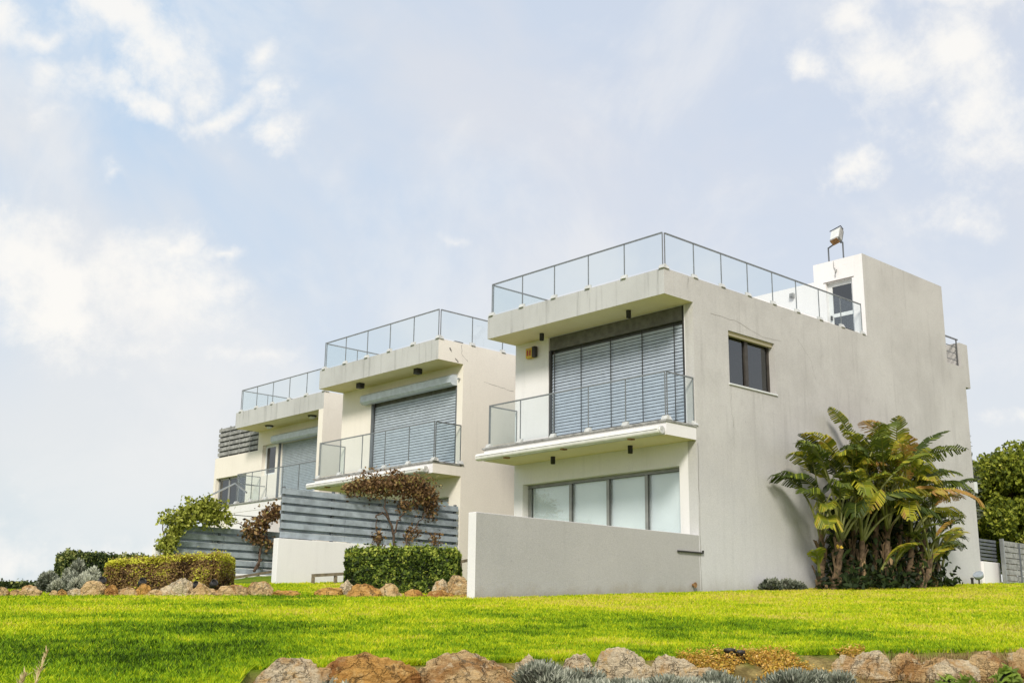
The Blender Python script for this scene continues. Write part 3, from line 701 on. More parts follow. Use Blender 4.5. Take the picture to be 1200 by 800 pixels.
# ================================================================== TERRAIN
radii = sorted(set([round(.6*1.13**k, 3) for k in range(16)]+[3.5+.25*k for k in range(0, 80)]+[23.5+.6*k for k in range(50)]+[54*1.13**k for k in range(38)]))
azs = [radians(a) for a in list(np.arange(10, 82, .6))+list(np.arange(82, 370, 4))]
nv = len(azs); V = [(0, 0, -1.6)]; Ff = []; lawn = [0.]
for r in radii:
    for a in azs:
        x, y = r*cos(a), r*sin(a); dz = degrees(a)
        V.append((x, y, ground_z(x, y)))
        e = edge_d(max(0, min(90, dz)))+.12*noise.noise((x*1.4, y*1.4, 0)) if dz < 180 else 99
        lawn.append(1. if r > e and r < 52 else 0.)
for k in range(nv): Ff.append((0, 1+k, 1+(k+1) % nv))
for i in range(len(radii)-1):
    for k in range(nv):
        a = 1+i*nv; b = a+nv; Ff.append((a+k, b+k, b+(k+1) % nv, a+(k+1) % nv))
me = bpy.data.meshes.new('ground'); me.from_pydata(V, [], Ff)
at_ = me.attributes.new('lawn', 'FLOAT', 'POINT'); at_.data.foreach_set('value', lawn)
for p in me.polygons: p.use_smooth = True
m, nt = new_mat('ground_soil_and_turf'); w = pos(nt, coord='World')
la = N(nt, 'ShaderNodeAttribute', attribute_name='lawn').outputs['Fac']
n1 = noise_t(nt, w, .35, 4, .6); n2 = noise_t(nt, w, 6, 6, .7); n3 = noise_t(nt, w, 60, 4, .7)
turf = mixc(nt, maprange(nt, n1, .4, .62), (.105, .185, .012), (.24, .29, .016)); turf = mixc(nt, maprange(nt, n2, .45, .7, 0, .6), turf, (.08, .12, .01))
soil = mixc(nt, maprange(nt, n2, .35, .65), (.16, .12, .04), (.42, .32, .12)); soil = mixc(nt, maprange(nt, n3, .5, .7, 0, .6), soil, (.08, .05, .03))
c = mixc(nt, la, soil, turf)
finish(m, nt, c, .95, math_n(nt, 'ADD', n3, n2), .8, .03, .1)
me.materials.append(m); g_o = bpy.data.objects.new('ground', me); COL.objects.link(g_o); tag(g_o, kind='structure')

# grass blades over the lawn
def gz_vec(x, y):
    D = np.hypot(x, y); az = np.degrees(np.arctan2(y, x)); pl = -.874+.051*x+.052*y
    t = np.clip((az-58)/6, 0, 1); cap = 1.72+(.74-1.72)*(t*t*(3-2*t))
    z = np.minimum(pl, cap); q = cap-pl
    return np.where((q < .15) & (q > -.15), cap-((q+.15)**2)/.6, z)
NB = 560000
az = rng.uniform(radians(20), radians(74), NB*2); u = rng.uniform(0, 1, NB*2)
De = np.interp(np.degrees(az), *EDGE)
Dm = np.where(az < radians(48.9), 15.25/np.sin(az), np.where(az < radians(61), 23.3/np.sin(az)*1.0, 30.)); Dm = np.minimum(Dm, 38)
D = De*(Dm/De)**u; D = De+(Dm-De)*u**1.55
x, y = D*np.cos(az), D*np.sin(az)
keep = rng.uniform(0, 1, NB*2) < .62
keep &= ~((x > 13.2) & (y > 15.25)) | (az > radians(49.2))
x, y, D = x[keep][:NB], y[keep][:NB], D[keep][:NB]
nb = len(x)
def vnoise(x, y, s, seed):
    r = np.random.default_rng(seed); G = r.uniform(0, 1, (256, 256)); X = x*s+50; Y = y*s+50
    i = np.floor(X).astype(int); j = np.floor(Y).astype(int); a = X-i; b = Y-j; a = a*a*(3-2*a); b = b*b*(3-2*b)
    g = lambda p, q: G[p % 256, q % 256]
    return (g(i, j)*(1-a)+g(i+1, j)*a)*(1-b)+(g(i, j+1)*(1-a)+g(i+1, j+1)*a)*b
pat = .5*vnoise(x, y, .45, 1)+.3*vnoise(x, y, 1.3, 2)+.2*vnoise(x, y, 4, 3)
fine_p = vnoise(x, y, 9, 5)
z = gz_vec(x, y)
hgt = rng.uniform(.014, .042, nb)*(.5+.5*fine_p+.6*vnoise(x, y, 11, 9)); wid = rng.uniform(.005, .012, nb)*(1+D/9)
th = rng.uniform(0, 2*pi, nb); ln = rng.uniform(.2, 1.5, nb)*hgt; la_ = rng.uniform(0, 2*pi, nb)
V = np.zeros((nb, 3, 3), dtype=np.float32)
V[:, 0, 0] = x-np.cos(th)*wid/2; V[:, 0, 1] = y-np.sin(th)*wid/2; V[:, 0, 2] = z-.01
V[:, 1, 0] = x+np.cos(th)*wid/2; V[:, 1, 1] = y+np.sin(th)*wid/2; V[:, 1, 2] = z-.01
V[:, 2, 0] = x+np.cos(la_)*ln; V[:, 2, 1] = y+np.sin(la_)*ln; V[:, 2, 2] = z+hgt
far_y = np.clip((np.degrees(np.arctan2(y, x))-62)/-30, 0, 1)*.16
clump = vnoise(x, y, 14, 8); dry = np.clip(vnoise(x, y, 1.7, 21)-.72, 0, .2)*2.2*(rng.uniform(0, 1, nb) < .6)
tone = np.clip(pat*1.25-.26+dry+rng.normal(0, .16, nb)+(clump-.5)*.4+far_y+np.clip((D-12)/25, 0, .2)-.16*np.clip((11.5-D)/2, 0, 1), 0, 1)
M['grass'] = tone_mat('lawn_blades', [(0, (.035, .075, .004)), (.12, (.10, .20, .006)), (.35, (.24, .40, .010)), (.62, (.50, .60, .014)), (.9, (.74, .72, .02)), (1, (.70, .58, .12))], .6, .3, .15)
g = raw_mesh('lawn_grass', V.reshape(-1, 3), 3, 'grass', None, tone)
tag(g, 'bright yellow-green mown lawn sloping up to the houses', 'grass', kind='stuff')

# ================================================================== FOLIAGE CLOUDS
def leaf_quads(P, size, nrm=None, up=.3, aspect=1.7, radial=False):
    n = len(P); a = rng.normal(0, 1, (n, 3)); 
    if nrm is not None: a = a*.7+nrm*.9
    a[:, 2] += up; a /= np.linalg.norm(a, axis=1)[:, None]
    b = rng.normal(0, 1, (n, 3)); b -= (b*a).sum(1)[:, None]*a; b /= np.linalg.norm(b, axis=1)[:, None]; c = np.cross(a, b)
    if radial:
        b = nrm+rng.normal(0, .38, (n, 3)); b[:, 2] += .45; b /= np.linalg.norm(b, axis=1)[:, None]; c = np.cross(b, rng.normal(0, 1, (n, 3))); c /= np.linalg.norm(c, axis=1)[:, None]; a = np.cross(b, c)
    s = (size*rng.uniform(.6, 1.35, n))[:, None]
    V = np.stack([P-b*s*aspect*.5, P+c*s*.5+a*s*.1, P+b*s*aspect*.5, P-c*s*.5+a*s*.1], 1)
    return V.reshape(-1, 3)
def noise3(P, s, seed=0): return np.array([noise.noise((p[0]*s+seed, p[1]*s, p[2]*s)) for p in P])
def box_hedge(name, a, b, depth, z0, z1, mat, core, label, n, leaf, group, topbias=0., zb1=None, side='back', bumps=.12, label_cat='hedge', rib=0.):
    """hedge from plan point a to b (front line), depth behind it; top z1 at a to zb1 at b"""
    a = np.array(a[:2]); b = np.array(b[:2]); d = b-a; Ln = np.linalg.norm(d); d /= Ln; nrm = np.array([-d[1], d[0]])
    if nrm@np.array([1, 1]) < 0: nrm = -nrm
    zb1 = z1 if zb1 is None else zb1
    def W(u, v, w_):   # u along 0..L, v depth 0..depth, w 0..1 height
        p = a[None]+d[None]*u[:, None]+nrm[None]*v[:, None]; zt = z1+(zb1-z1)*u/Ln
        return np.column_stack([p, z0+(zt-z0)*w_])
    H = max(z1, zb1)-z0
    areas = np.array([Ln*H*1.2, Ln*depth, depth*H, depth*H, Ln*H*.5]); k = rng.choice(5, n, p=areas/areas.sum())
    u = rng.uniform(0, Ln, n); v = rng.uniform(0, depth, n); w_ = rng.uniform(0, 1, n); N3 = np.zeros((n, 3))
    v = np.where(k == 0, 0, np.where(k == 4, depth, v)); w_ = np.where(k == 1, 1, w_); u = np.where(k == 2, 0, np.where(k == 3, Ln, u))
    N3[k == 0, :2] = -nrm; N3[k == 4, :2] = nrm; N3[k == 1, 2] = 1; N3[k == 2, :2] = -d; N3[k == 3, :2] = d
    P = W(u, v, w_)
    bump = noise3(P, 2.2, 5)*bumps+noise3(P, 7, 9)*bumps*.45
    if rib: bump += rib*np.cos(u*2*pi/.62)*(k == 0)
    # soften corners
    P += N3*(bump-rng.exponential(.045, n))[:, None]
    cx = np.minimum(np.minimum(u, Ln-u), .10)/.10; P[:, 2] -= (1-cx)*.035*w_
    P[:, 2] += np.where(w_ > .96, rng.exponential(.018, n), 0)
    t = thing(name, (*(a+d*Ln/2+nrm*depth/2), z0), label, label_cat, group)
    tone = np.clip(.42+rng.normal(0, .24, n)+topbias*(w_ > .86)+bump*1.8+.35*noise3(P, 2.1, 2)+.25*noise3(P, 6, 4), 0, 1)  # lighter at the top and on bulges, darker in hollows
    raw_mesh('leaves', leaf_quads(P, leaf, N3, .2), 4, mat, t, tone)
    ins = .07+rib*1.6; mb = MB(); nu = max(4, int(Ln/.2))
    for i in range(nu+1):
        uu = ins+(Ln-2*ins)*i/nu; zt = z1+(zb1-z1)*uu/Ln-ins; p = a+d*uu
        for vv, zz in ((ins, z0-.1), (ins, zt), (depth-ins, zt), (depth-ins, z0-.1)):
            q = p+nrm*vv; j = .03*noise.noise((q[0]*4, q[1]*4, zz*4)); mb.v.append((q[0]+j, q[1]+j, zz+j))
    for i in range(nu):
        for k2 in range(4): mb.f.append((i*4+k2, i*4+(k2+1) % 4, i*4+4+(k2+1) % 4, i*4+4+k2)); mb.m.append(0); mb.smooth.append(False)
    mb.f += [(0, 1, 2, 3), (nu*4+3, nu*4+2, nu*4+1, nu*4)]; mb.m += [0, 0]; mb.smooth += [False, False]
    mb.build('dark_core', core, t)  # added solid core, coloured dark as the hedge's inner shade
    return t
# boxwood hedge between the slat fence and the crest rocks
A = on_ground(402, 21.9); B = on_ground(535, 21.7)
zt = at(402, 644, 21.9)[2]
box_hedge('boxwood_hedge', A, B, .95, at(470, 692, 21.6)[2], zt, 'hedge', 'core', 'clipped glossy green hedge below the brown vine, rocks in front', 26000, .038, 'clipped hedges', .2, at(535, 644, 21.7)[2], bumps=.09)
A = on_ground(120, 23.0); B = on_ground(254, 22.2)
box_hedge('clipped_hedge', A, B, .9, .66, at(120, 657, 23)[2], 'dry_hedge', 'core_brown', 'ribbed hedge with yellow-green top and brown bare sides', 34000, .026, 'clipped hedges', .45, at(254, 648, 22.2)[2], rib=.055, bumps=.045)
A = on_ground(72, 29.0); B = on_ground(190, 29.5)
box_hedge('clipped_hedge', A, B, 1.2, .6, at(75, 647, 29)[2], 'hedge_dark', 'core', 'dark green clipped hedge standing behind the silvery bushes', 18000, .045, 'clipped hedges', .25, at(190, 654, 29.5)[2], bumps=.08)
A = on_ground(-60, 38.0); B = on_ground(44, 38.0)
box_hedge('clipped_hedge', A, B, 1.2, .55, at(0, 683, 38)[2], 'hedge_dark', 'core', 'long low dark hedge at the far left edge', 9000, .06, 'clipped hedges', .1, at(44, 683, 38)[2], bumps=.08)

def bush(name, c, r, mat, label, n, leaf, group=None, cat='shrub', flat=1., spiky=0., core=True, tonebase=.45, hemi=True):
    """rounded shrub made of several leafy lobes"""
    c = np.array(c, float); r = np.array(r, float) if hasattr(r, '__len__') else np.array([r, r, r*flat])
    t = thing(name, tuple(c), label, cat, group)
    K = 9; lobes = []
    for i in range(K):
        a = rng.uniform(0, 2*pi); e = rng.uniform(.0, 1.0); q = np.array([cos(a)*.62*sqrt(1-e*e*.6), sin(a)*.62*sqrt(1-e*e*.6), e*.6]); lobes.append((q, rng.uniform(.36, .52)))
    lobes.append((np.array([0, 0, .25]), .62))
    k = rng.integers(0, len(lobes), n); dirs = rng.normal(0, 1, (n, 3)); dirs /= np.linalg.norm(dirs, axis=1)[:, None]
    q = np.array([l[0] for l in lobes])[k]; s = np.array([l[1] for l in lobes])[k]
    rad = s*(1-rng.exponential(.10, n)); P = q+dirs*rad[:, None]; P[:, 2] = np.maximum(P[:, 2], -.1+rng.uniform(0, .1, n))
    P = c+P*r
    tone = np.clip(tonebase+.28*dirs[:, 2]+rng.normal(0, .18, n)+(rng.uniform(-.12, .12, len(lobes)))[k], 0, 1)  # lighter on leaves that face upward
    raw_mesh('leaves', leaf_quads(P, leaf, dirs, .3, 1.7+spiky, mat == 'silver'), 4, mat, t, tone)
    if core:
        mb = MB()
        for qq, ss in lobes:
            bm = bmesh.new(); bmesh.ops.create_icosphere(bm, subdivisions=2, radius=1)
            vs = [c+(qq+np.array(v.co)*ss*.78)*r for v in bm.verts]; fs = [[v.index for v in f.verts] for f in bm.faces]; bm.free(); mb.add(vs, fs)
        mb.build('dark_core', 'core', t)  # dark blobs added to paint shade inside the shrub
    return t
# silver shrubs on the left crest
def crest_bush(px0, px1, top, D, label, mat='silver', n=2600, leaf=.035, tb=.45):
    n = int(n*2.2); leaf = .024
    a, b = at(px0, 692, D), at(px1, 692, D); c = (a+b)/2; w = np.linalg.norm(b-a)/2; zt = at((px0+px1)/2, top, D)[2]; c[2] = ground_z(c[0], c[1])-.02
    return bush('silver_shrub', c, (w*1.05, w*1.05, (zt-c[2])*1.02), mat, label, n, leaf, 'silver-leaved shrubs on the rocky bed', tonebase=tb, spiky=1.8)
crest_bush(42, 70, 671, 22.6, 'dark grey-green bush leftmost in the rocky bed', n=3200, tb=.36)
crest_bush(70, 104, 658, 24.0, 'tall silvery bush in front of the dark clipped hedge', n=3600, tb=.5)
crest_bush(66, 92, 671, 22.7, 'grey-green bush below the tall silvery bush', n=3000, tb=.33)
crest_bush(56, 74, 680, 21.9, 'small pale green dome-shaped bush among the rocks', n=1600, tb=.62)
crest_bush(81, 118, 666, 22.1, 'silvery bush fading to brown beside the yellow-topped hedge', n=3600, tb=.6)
# dusty-blue plants at the base of the house wall
for px, w, tp, lb in ((903, 12, 682, 'low dark shrub with a bent stem at the foot of the grey wall'), (930, 15, 681, 'low grey-blue shrub left of the palm clump')):
    c = at_y(px, 692, 15.0); c[2] = ground_z(c[0], c[1]); wd = w/F*np.linalg.norm(c)*1.1
    bush('low_shrub', c, (wd*1.3, .22, .26), 'silver', lb, 1500, .05, 'low shrubs by the grey wall', tonebase=.22)

# ------------------------------------------------------------------ vines
def vine(name, loc, label, mat, blobs, stems, n, leaf, y, jit=.12):
    """blobs: (px,py,rx,rz) in the plane y; leaves form a thick mat with gaps"""
    t = thing(name, loc, label, 'climbing plant', 'climbing plants on the fences')
    P = []
    wts = np.array([b[2]*b[3] for b in blobs]); wts = wts/wts.sum()
    for (px, py, rx, rz), w_ in zip(blobs, wts):
        m_ = int(n*w_); c = at_y(px, py, y)
        # twig clusters
        kc = max(3, m_//26); C = rng.normal(0, .45, (kc, 3))*np.array([rx, .22, rz])+c
        idx = rng.integers(0, kc, m_); P.append(C[idx]+rng.normal(0, 1, (m_, 3))*jit*np.array([.8, .7, .8]))
    P = np.concatenate(P); P[:, 1] = np.minimum(P[:, 1], y+.25)
    raw_mesh('leaves', leaf_quads(P, leaf, None, .1, 1.5), 4, mat, t, np.clip(rng.normal(.5, .24, len(P)), 0, 1))
    mb = MB()
    for pts, r in stems:
        q = [at_y(px, py, y-.03) for px, py in pts]; R = []
        for i in range(len(q)-1):
            for k in range(4): f_ = k/4; R.append(q[i]*(1-f_)+q[i+1]*f_+rng.normal(0, .018, 3)*np.array([1, .4, 1]))
        R.append(q[-1]); mb.tube(R, [r*.72*lerp(1, .55, i/(len(R)-1)) for i in range(len(R))], 6)
    mb.build('stems', 'bark', t)
    return t
vine('climbing_vine', (17.2, 23.3, 1.1), 'red-brown vine heaped on the blue-grey fence under the balcony', 'brown_vine',
     [(411, 573, .22, .12), (422, 569, .30, .15), (438, 570, .40, .24), (455, 567, .40, .26), (472, 570, .45, .28), (490, 576, .45, .3), (503, 583, .22, .3), (478, 592, .3, .1), (503, 598, .16, .14), (443, 630, .06, .3), (482, 625, .22, .09), (508, 632, .2, .07)],
     [([(463, 645), (461, 625), (456, 608), (448, 600), (440, 606)], .045), ([(461, 625), (466, 612), (473, 602), (478, 590)], .035), ([(474, 645), (476, 630), (488, 615), (500, 600), (505, 585)], .03),
      ([(444, 642), (442, 620), (441, 605)], .025), ([(482, 644), (478, 632), (472, 626)], .025), ([(512, 640), (506, 628), (498, 622)], .02), ([(456, 608), (450, 590), (455, 575)], .03), ([(500, 600), (495, 585), (505, 572)], .02)],
     5200, .052, 23.38)
vine('climbing_vine', (19.1, 31.3, 1.6), 'dark brown vine with a bare twisted trunk by the white wall', 'brown_vine',
     [(316, 606, .3, .2), (324, 600, .25, .22), (309, 612, .25, .12), (294, 617, .4, .1), (303, 632, .25, .08), (318, 640, .12, .12), (290, 624, .2, .07)],
     [([(298, 669), (304, 655), (306, 640), (300, 628), (292, 618)], .06), ([(306, 640), (316, 634), (322, 642), (323, 655)], .04), ([(306, 655), (304, 662), (299, 668)], .04), ([(300, 628), (312, 615), (320, 600), (322, 592), (330, 596)], .03),
      ([(292, 618), (280, 613), (268, 614)], .025)],
     1300, .075, 31.42)
vine('climbing_vine', (16.3, 31.3, 1.6), 'yellow-green leafy vine climbing over the left fence end', 'green_vine',
     [(204, 606, .28, .22), (216, 602, .3, .2), (230, 596, .4, .25), (243, 592, .35, .28), (253, 595, .3, .2), (250, 604, .4, .18), (238, 608, .4, .14), (263, 610, .25, .1), (204, 622, .2, .3), (200, 636, .2, .3), (197, 650, .2, .3), (199, 664, .2, .3), (190, 640, .1, .2), (222, 612, .25, .12)],
     [([(198, 672), (200, 650), (206, 625), (220, 612), (245, 605), (270, 612)], .04), ([(200, 650), (192, 630), (190, 612)], .03), ([(222, 612), (216, 600), (220, 590)], .02)],
     4600, .075, 31.40, .12)
# thin trellis wires above fence 3
mb = MB()
for z in (3.42,): mb.bar((15.6, 31.66, z), (19.9, 31.66, z), .022, .022)
for x in (15.7, 17.2, 18.7, 19.8): mb.bar((x, 31.66, 1.6), (x, 31.66, 3.42), .025, .025)
o = mb.build('wire_trellis', 'alu'); recenter(o, (17.7, 31.66, 1.6)); tag(o, 'thin metal trellis carrying vines above the lower slat fence', 'trellis')

# ------------------------------------------------------------------ big tree at the right edge
def tree(name, base, hgt, crown, label, n, leaf, mat='tree'):
    t = thing(name, tuple(base), label, 'tree', 'trees beyond the board fence')
    mb = MB(); b = np.array(base)
    mb.tube([b, b+np.array([.1, .05, hgt*.3]), b+np.array([.05, .1, hgt*.6])], [.22, .17, .1], 9)
    for i in range(6):
        a = i*1.05; s = b+np.array([.08, .06, hgt*(.28+.05*i)]); e = b+np.array([cos(a)*crown[0]*.6, sin(a)*crown[1]*.6, hgt*(.55+.06*i)]); mb.tube([s, (s+e)/2+np.array([0, 0, .2]), e], [.09, .06, .03], 7)
    mb.build('trunk', 'trunk', t)
    K = 46; C = []
    for i in range(K):
        d_ = rng.normal(0, 1, 3); d_ /= np.linalg.norm(d_); C.append(np.array([0, 0, hgt*.55])+d_*np.array([crown[0], crown[1], crown[2]])*rng.uniform(.45, .9))
    C = np.array(C); rr = rng.uniform(.35, .75, K); k = rng.integers(0, K, n); dirs = rng.normal(0, 1, (n, 3)); dirs /= np.linalg.norm(dirs, axis=1)[:, None]
    P = b+C[k]+dirs*(rr[k]*(1-rng.exponential(.22, n)))[:, None]; P = P[P[:, 2] > b[2]+.1]; kk = k[:len(P)]
    raw_mesh('crown', leaf_quads(P, leaf, None, .4, 1.6), 4, mat, t, np.clip(rng.normal(.5, .2, len(P))+.0, 0, 1))
    return t
c = at(1185, 684, 41); tree('bushy_tree', (c[0], c[1], 1.4), 5.1, (2.0, 2.0, 2.15), 'dense yellow-green tree rising behind the board fence', 42000, .095)
c = at(1150, 684, 44); tree('bushy_tree', (c[0], c[1], 1.4), 4.9, (1.8, 1.6, 2.0), 'leafy tree touching the rear wall of the nearest house', 30000, .095)
c = at(1232, 684, 42); tree('bushy_tree', (c[0], c[1], 1.4), 5.5, (2.0, 2.0, 2.3), 'green tree cut off by the right edge', 26000, .095)
# reed-like tuft peeking out behind the house corner
c = at(1139, 600, 38.5)
t = thing('reed_plant', (c[0], c[1], 1.5), 'thin upright grassy plume behind the rear house corner', 'plant')
P = []; n = 700; u = rng.uniform(0, 1, n); zt = at(1139, 503, 38.5)[2]; zb = 3.6
P = np.column_stack([c[0]+rng.normal(0, .16, n)*(1.1-u), c[1]+rng.normal(0, .16, n)*(1.1-u), zb+(zt-zb)*u]); 
V = leaf_quads(P, .05, None, 0, 5); raw_mesh('leaves', V, 4, 'silver', t, rng.uniform(.1, .6, n))
mb = MB(); mb.tube([(c[0], c[1], 1.5), (c[0], c[1], zt-.3)], [.04, .01], 6); mb.build('stem', 'petiole', t)

# ------------------------------------------------------------------ giant bird-of-paradise clump
palm = thing('palm_clump', (26.0, 14.6, ground_z(26.0, 14.6)), 'tall clump of banana-like palms with torn leaves against the grey wall', 'palm')
def frond(base, yaw_, elev, petiole, blade, width, droop, tonebase, parent, torn=.5):
    """one leaf: long petiole then a split paddle blade hanging from an arching midrib"""
    base = np.array(base, float); hd = np.array([cos(yaw_), sin(yaw_), 0]); n = 26; tot = petiole+blade; pts = []; p = base.copy(); e = elev
    for i in range(n+1):
        pts.append(p.copy()); s_ = i/n; e2 = elev-droop*(s_**1.6); p = p+(hd*cos(e2)+np.array([0, 0, sin(e2)]))*tot/n
    pts = np.array(pts); pts[:, 1] = np.where(pts[:, 1] > 15.27, 15.27-(pts[:, 1]-15.27)*.15, pts[:, 1])
    side = np.array([-sin(yaw_), cos(yaw_), 0]); roll = rng.uniform(-.5, .5)
    V = []; T = []
    i0 = petiole/tot*n; m_ = 20
    def P_(f):
        f = min(max(f, 0), n-1e-6); i = int(f); return pts[i]*(1-(f-i))+pts[i+1]*(f-i)
    gapL = 0
    for sd in (-1, 1):
        k = 0; grp_d = 0
        while k < m_:
            run = max(1, int(rng.exponential(1.9))) if rng.uniform() < torn+.2 else rng.integers(3, 7)
            dr = rng.uniform(.0, .55)*torn+.05; sw = rng.uniform(-.12, .25); lenf = rng.uniform(.78, 1.08)
            for j in range(run):
                if k >= m_: break
                f0 = k/m_; f1 = (k+(.95 if torn > .5 else 1))/m_ if j < run-1 else (k+.66)/m_
                q = []
                for f in (f0, f1):
                    c_ = P_(i0+f*(n-i0)); d_ = P_(i0+f*(n-i0)+.5)-P_(i0+f*(n-i0)-.5); d_ /= np.linalg.norm(d_)+1e-9
                    up = np.cross(side, d_); up = up if up[2] > 0 else -up
                    w_ = width*.5*(sin(pi*min(1, f*.94+.055))**.62)*lenf*rng.uniform(.93, 1.05)
                    lat = side*sd*cos(roll*.6)+up*sin(roll*sd)*.6; dn = np.array([0, 0, -1.])
                    md = c_+lat*w_*.55+up*w_*.22+d_*w_*.22; tp = c_+lat*w_*(1-dr*.45)+dn*w_*dr*.85+d_*w_*(.55+sw)
                    q.append((c_, md, tp))
                V += [q[0][0], q[1][0], q[1][1], q[0][1], q[0][1], q[1][1], q[1][2], q[0][2]*.7+q[1][2]*.3]
                tt = tonebase+rng.normal(0, .07); T += [tt, tt+.05+.12*(rng.uniform() < .15)]
                k += 1
    off = wl(parent)
    lf = raw_mesh('leaf', np.array(V), 4, 'palm', parent, np.clip(T, 0, 1))
    R = [P_(f) for f in np.linspace(0, n, 14)]; mb = MB(); mb.tube([tuple(p) for p in R], [lerp(.036, .006, i/13) for i in range(14)], 6); mb.build('petiole', 'petiole', lf)
    return lf
def in_clump(px, py, y): return at_y(px, py, y)
stems = []
# (foot px, foot py, top px, top py, plane y, leaves, spread)
ST = [(960, 692, 962, 628, 14.85, 7), (976, 691, 984, 632, 14.5, 9), (990, 691, 1000, 620, 14.75, 9), (1006, 690, 1010, 632, 14.4, 8), (1020, 690, 1026, 612, 14.8, 9), (1033, 689, 1040, 620, 14.4, 9),
      (1046, 689, 1055, 610, 14.8, 9), (1060, 688, 1068, 630, 14.3, 8), (1072, 688, 1084, 618, 14.7, 9), (1090, 688, 1098, 645, 14.5, 6), (1080, 688, 1090, 655, 14.0, 4)]
for si, (fx, fy, tx, ty, yy_, nl) in enumerate(ST):
    a = at_y(fx, fy, yy_); a[2] = ground_z(a[0], a[1])-.05; b = at_y(tx, ty, yy_)
    mb = MB(); mid = (a+b)/2+np.array([.06, -.03, 0]); q1 = a*.75+b*.25
    mb.tube([a, q1, mid, b*.85+mid*.15, b], [.10, .075, .07, .065, .045], 10)
    for k in range(16):
        f_ = rng.uniform(.05, 1.0); c_ = a*(1-f_)+b*f_; an = rng.uniform(0, 2*pi); o_ = np.array([cos(an), sin(an), 0])*.065
        mb.bar(c_+o_, c_+o_*rng.uniform(1.6, 3.2)+np.array([0, 0, rng.uniform(.12, .35)]), .05, .014)
    mb.build('stem', 'trunk', palm)
    for k in range(nl):
        fan = (k-(nl-1)/2)/(nl/2)
        if fan > 0: yw = rng.uniform(-.75, .12)
        else: yw = pi+rng.uniform(-.12, .75)
        small = ty > 640
        el = radians(88-38*abs(fan)**1.3)+rng.uniform(-.10, .10)
        lim = 1-.50*abs(fan); sc_ = (.6 if small else (1.10 if 1005 < tx < 1075 else 1))
        edge_s = .68 if tx < 975 else (.66 if tx > 1062 and fan > 0 else 1)
        frond(b-np.array([0, 0, .15*rng.uniform()]), yw, el, (rng.uniform(.7, 2.1)*lim+.28)*sc_*edge_s, rng.uniform(1.0, 1.4)*sc_*min(1, edge_s+.1), rng.uniform(.60, .80)*(.75 if small else 1), rng.uniform(.7, 1.6)+abs(fan)*.7,
              rng.choice([.30, .42, .52, .62, .74, .93], p=[.18, .22, .22, .18, .13, .07]), palm, rng.uniform(.45, 1.0))
for px, py, yw, s_ in ((1100, 655, -.2, .8), (1108, 640, -.4, .8), (1090, 640, -1.2, .7), (1055, 650, -1.5, .6), (968, 655, 3.6, .5), (1070, 630, -1.0, .7), (1112, 650, .0, .7), (1085, 660, -.6, .8), (1040, 655, -1.2, .7)):
    b = at_y(px-8, py+15, 14.2); frond(b, yw, radians(62), .35*s_, 1.25*s_, .42, 1.3, rng.uniform(.45, .75), palm, .12)
# hanging dead leaves and dark undergrowth
mb = MB()
for i in range(70):
    s_ = ST[rng.integers(0, len(ST))]; b = at_y(s_[2], s_[3]+rng.uniform(5, 60), s_[4]); an = rng.uniform(0, 2*pi); o_ = np.array([cos(an), sin(an)*.6, 0])*rng.uniform(.08, .3); l = rng.uniform(.25, .7)
    w_ = rng.uniform(.02, .06); tdir = np.array([-sin(an), cos(an), 0])*w_
    p0_ = b+o_*.3; p1_ = b+o_+np.array([0, 0, -l*.3]); p2_ = b+o_*1.1+np.array([0, 0, -l])
    mb.add([p0_-tdir*.4, p0_+tdir*.4, p1_+tdir, p1_-tdir, p2_+tdir*.5, p2_-tdir*.5], [(0, 1, 2, 3), (3, 2, 4, 5)])
mb.build('dead_leaves', 'dead_leaf', palm, recalc=False)
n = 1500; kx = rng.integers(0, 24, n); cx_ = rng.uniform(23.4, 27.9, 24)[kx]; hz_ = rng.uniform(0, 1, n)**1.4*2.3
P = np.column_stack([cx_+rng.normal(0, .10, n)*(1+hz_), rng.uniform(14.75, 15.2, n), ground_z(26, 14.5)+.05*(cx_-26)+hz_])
raw_mesh('shaded_leaves', leaf_quads(P, .13, None, -.1, 3.2), 4, 'palm', palm, np.clip(rng.normal(.2, .15, len(P)), 0, 1))  # low tone paints the clump's inner shade into these leaves
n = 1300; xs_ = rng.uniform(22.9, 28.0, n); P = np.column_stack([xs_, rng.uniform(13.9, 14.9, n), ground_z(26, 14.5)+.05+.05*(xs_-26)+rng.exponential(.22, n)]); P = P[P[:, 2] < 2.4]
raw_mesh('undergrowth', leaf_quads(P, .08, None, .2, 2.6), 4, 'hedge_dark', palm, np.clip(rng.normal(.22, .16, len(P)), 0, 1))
# yellow flower near its foot
b = at_y(984, 641, 14.1)
mb = MB()
for i in range(9):
    a = rng.uniform(0, 2*pi); d_ = np.array([cos(a), sin(a)*.5, rng.uniform(-.2, .6)])*.12; u_ = np.array([0, 0, .03]); mb.add([b, b+d_*.6+u_, b+d_, b+d_*.6-u_], [(0, 1, 2, 3)])
mb.build('flower', 'yellow', palm, recalc=False)

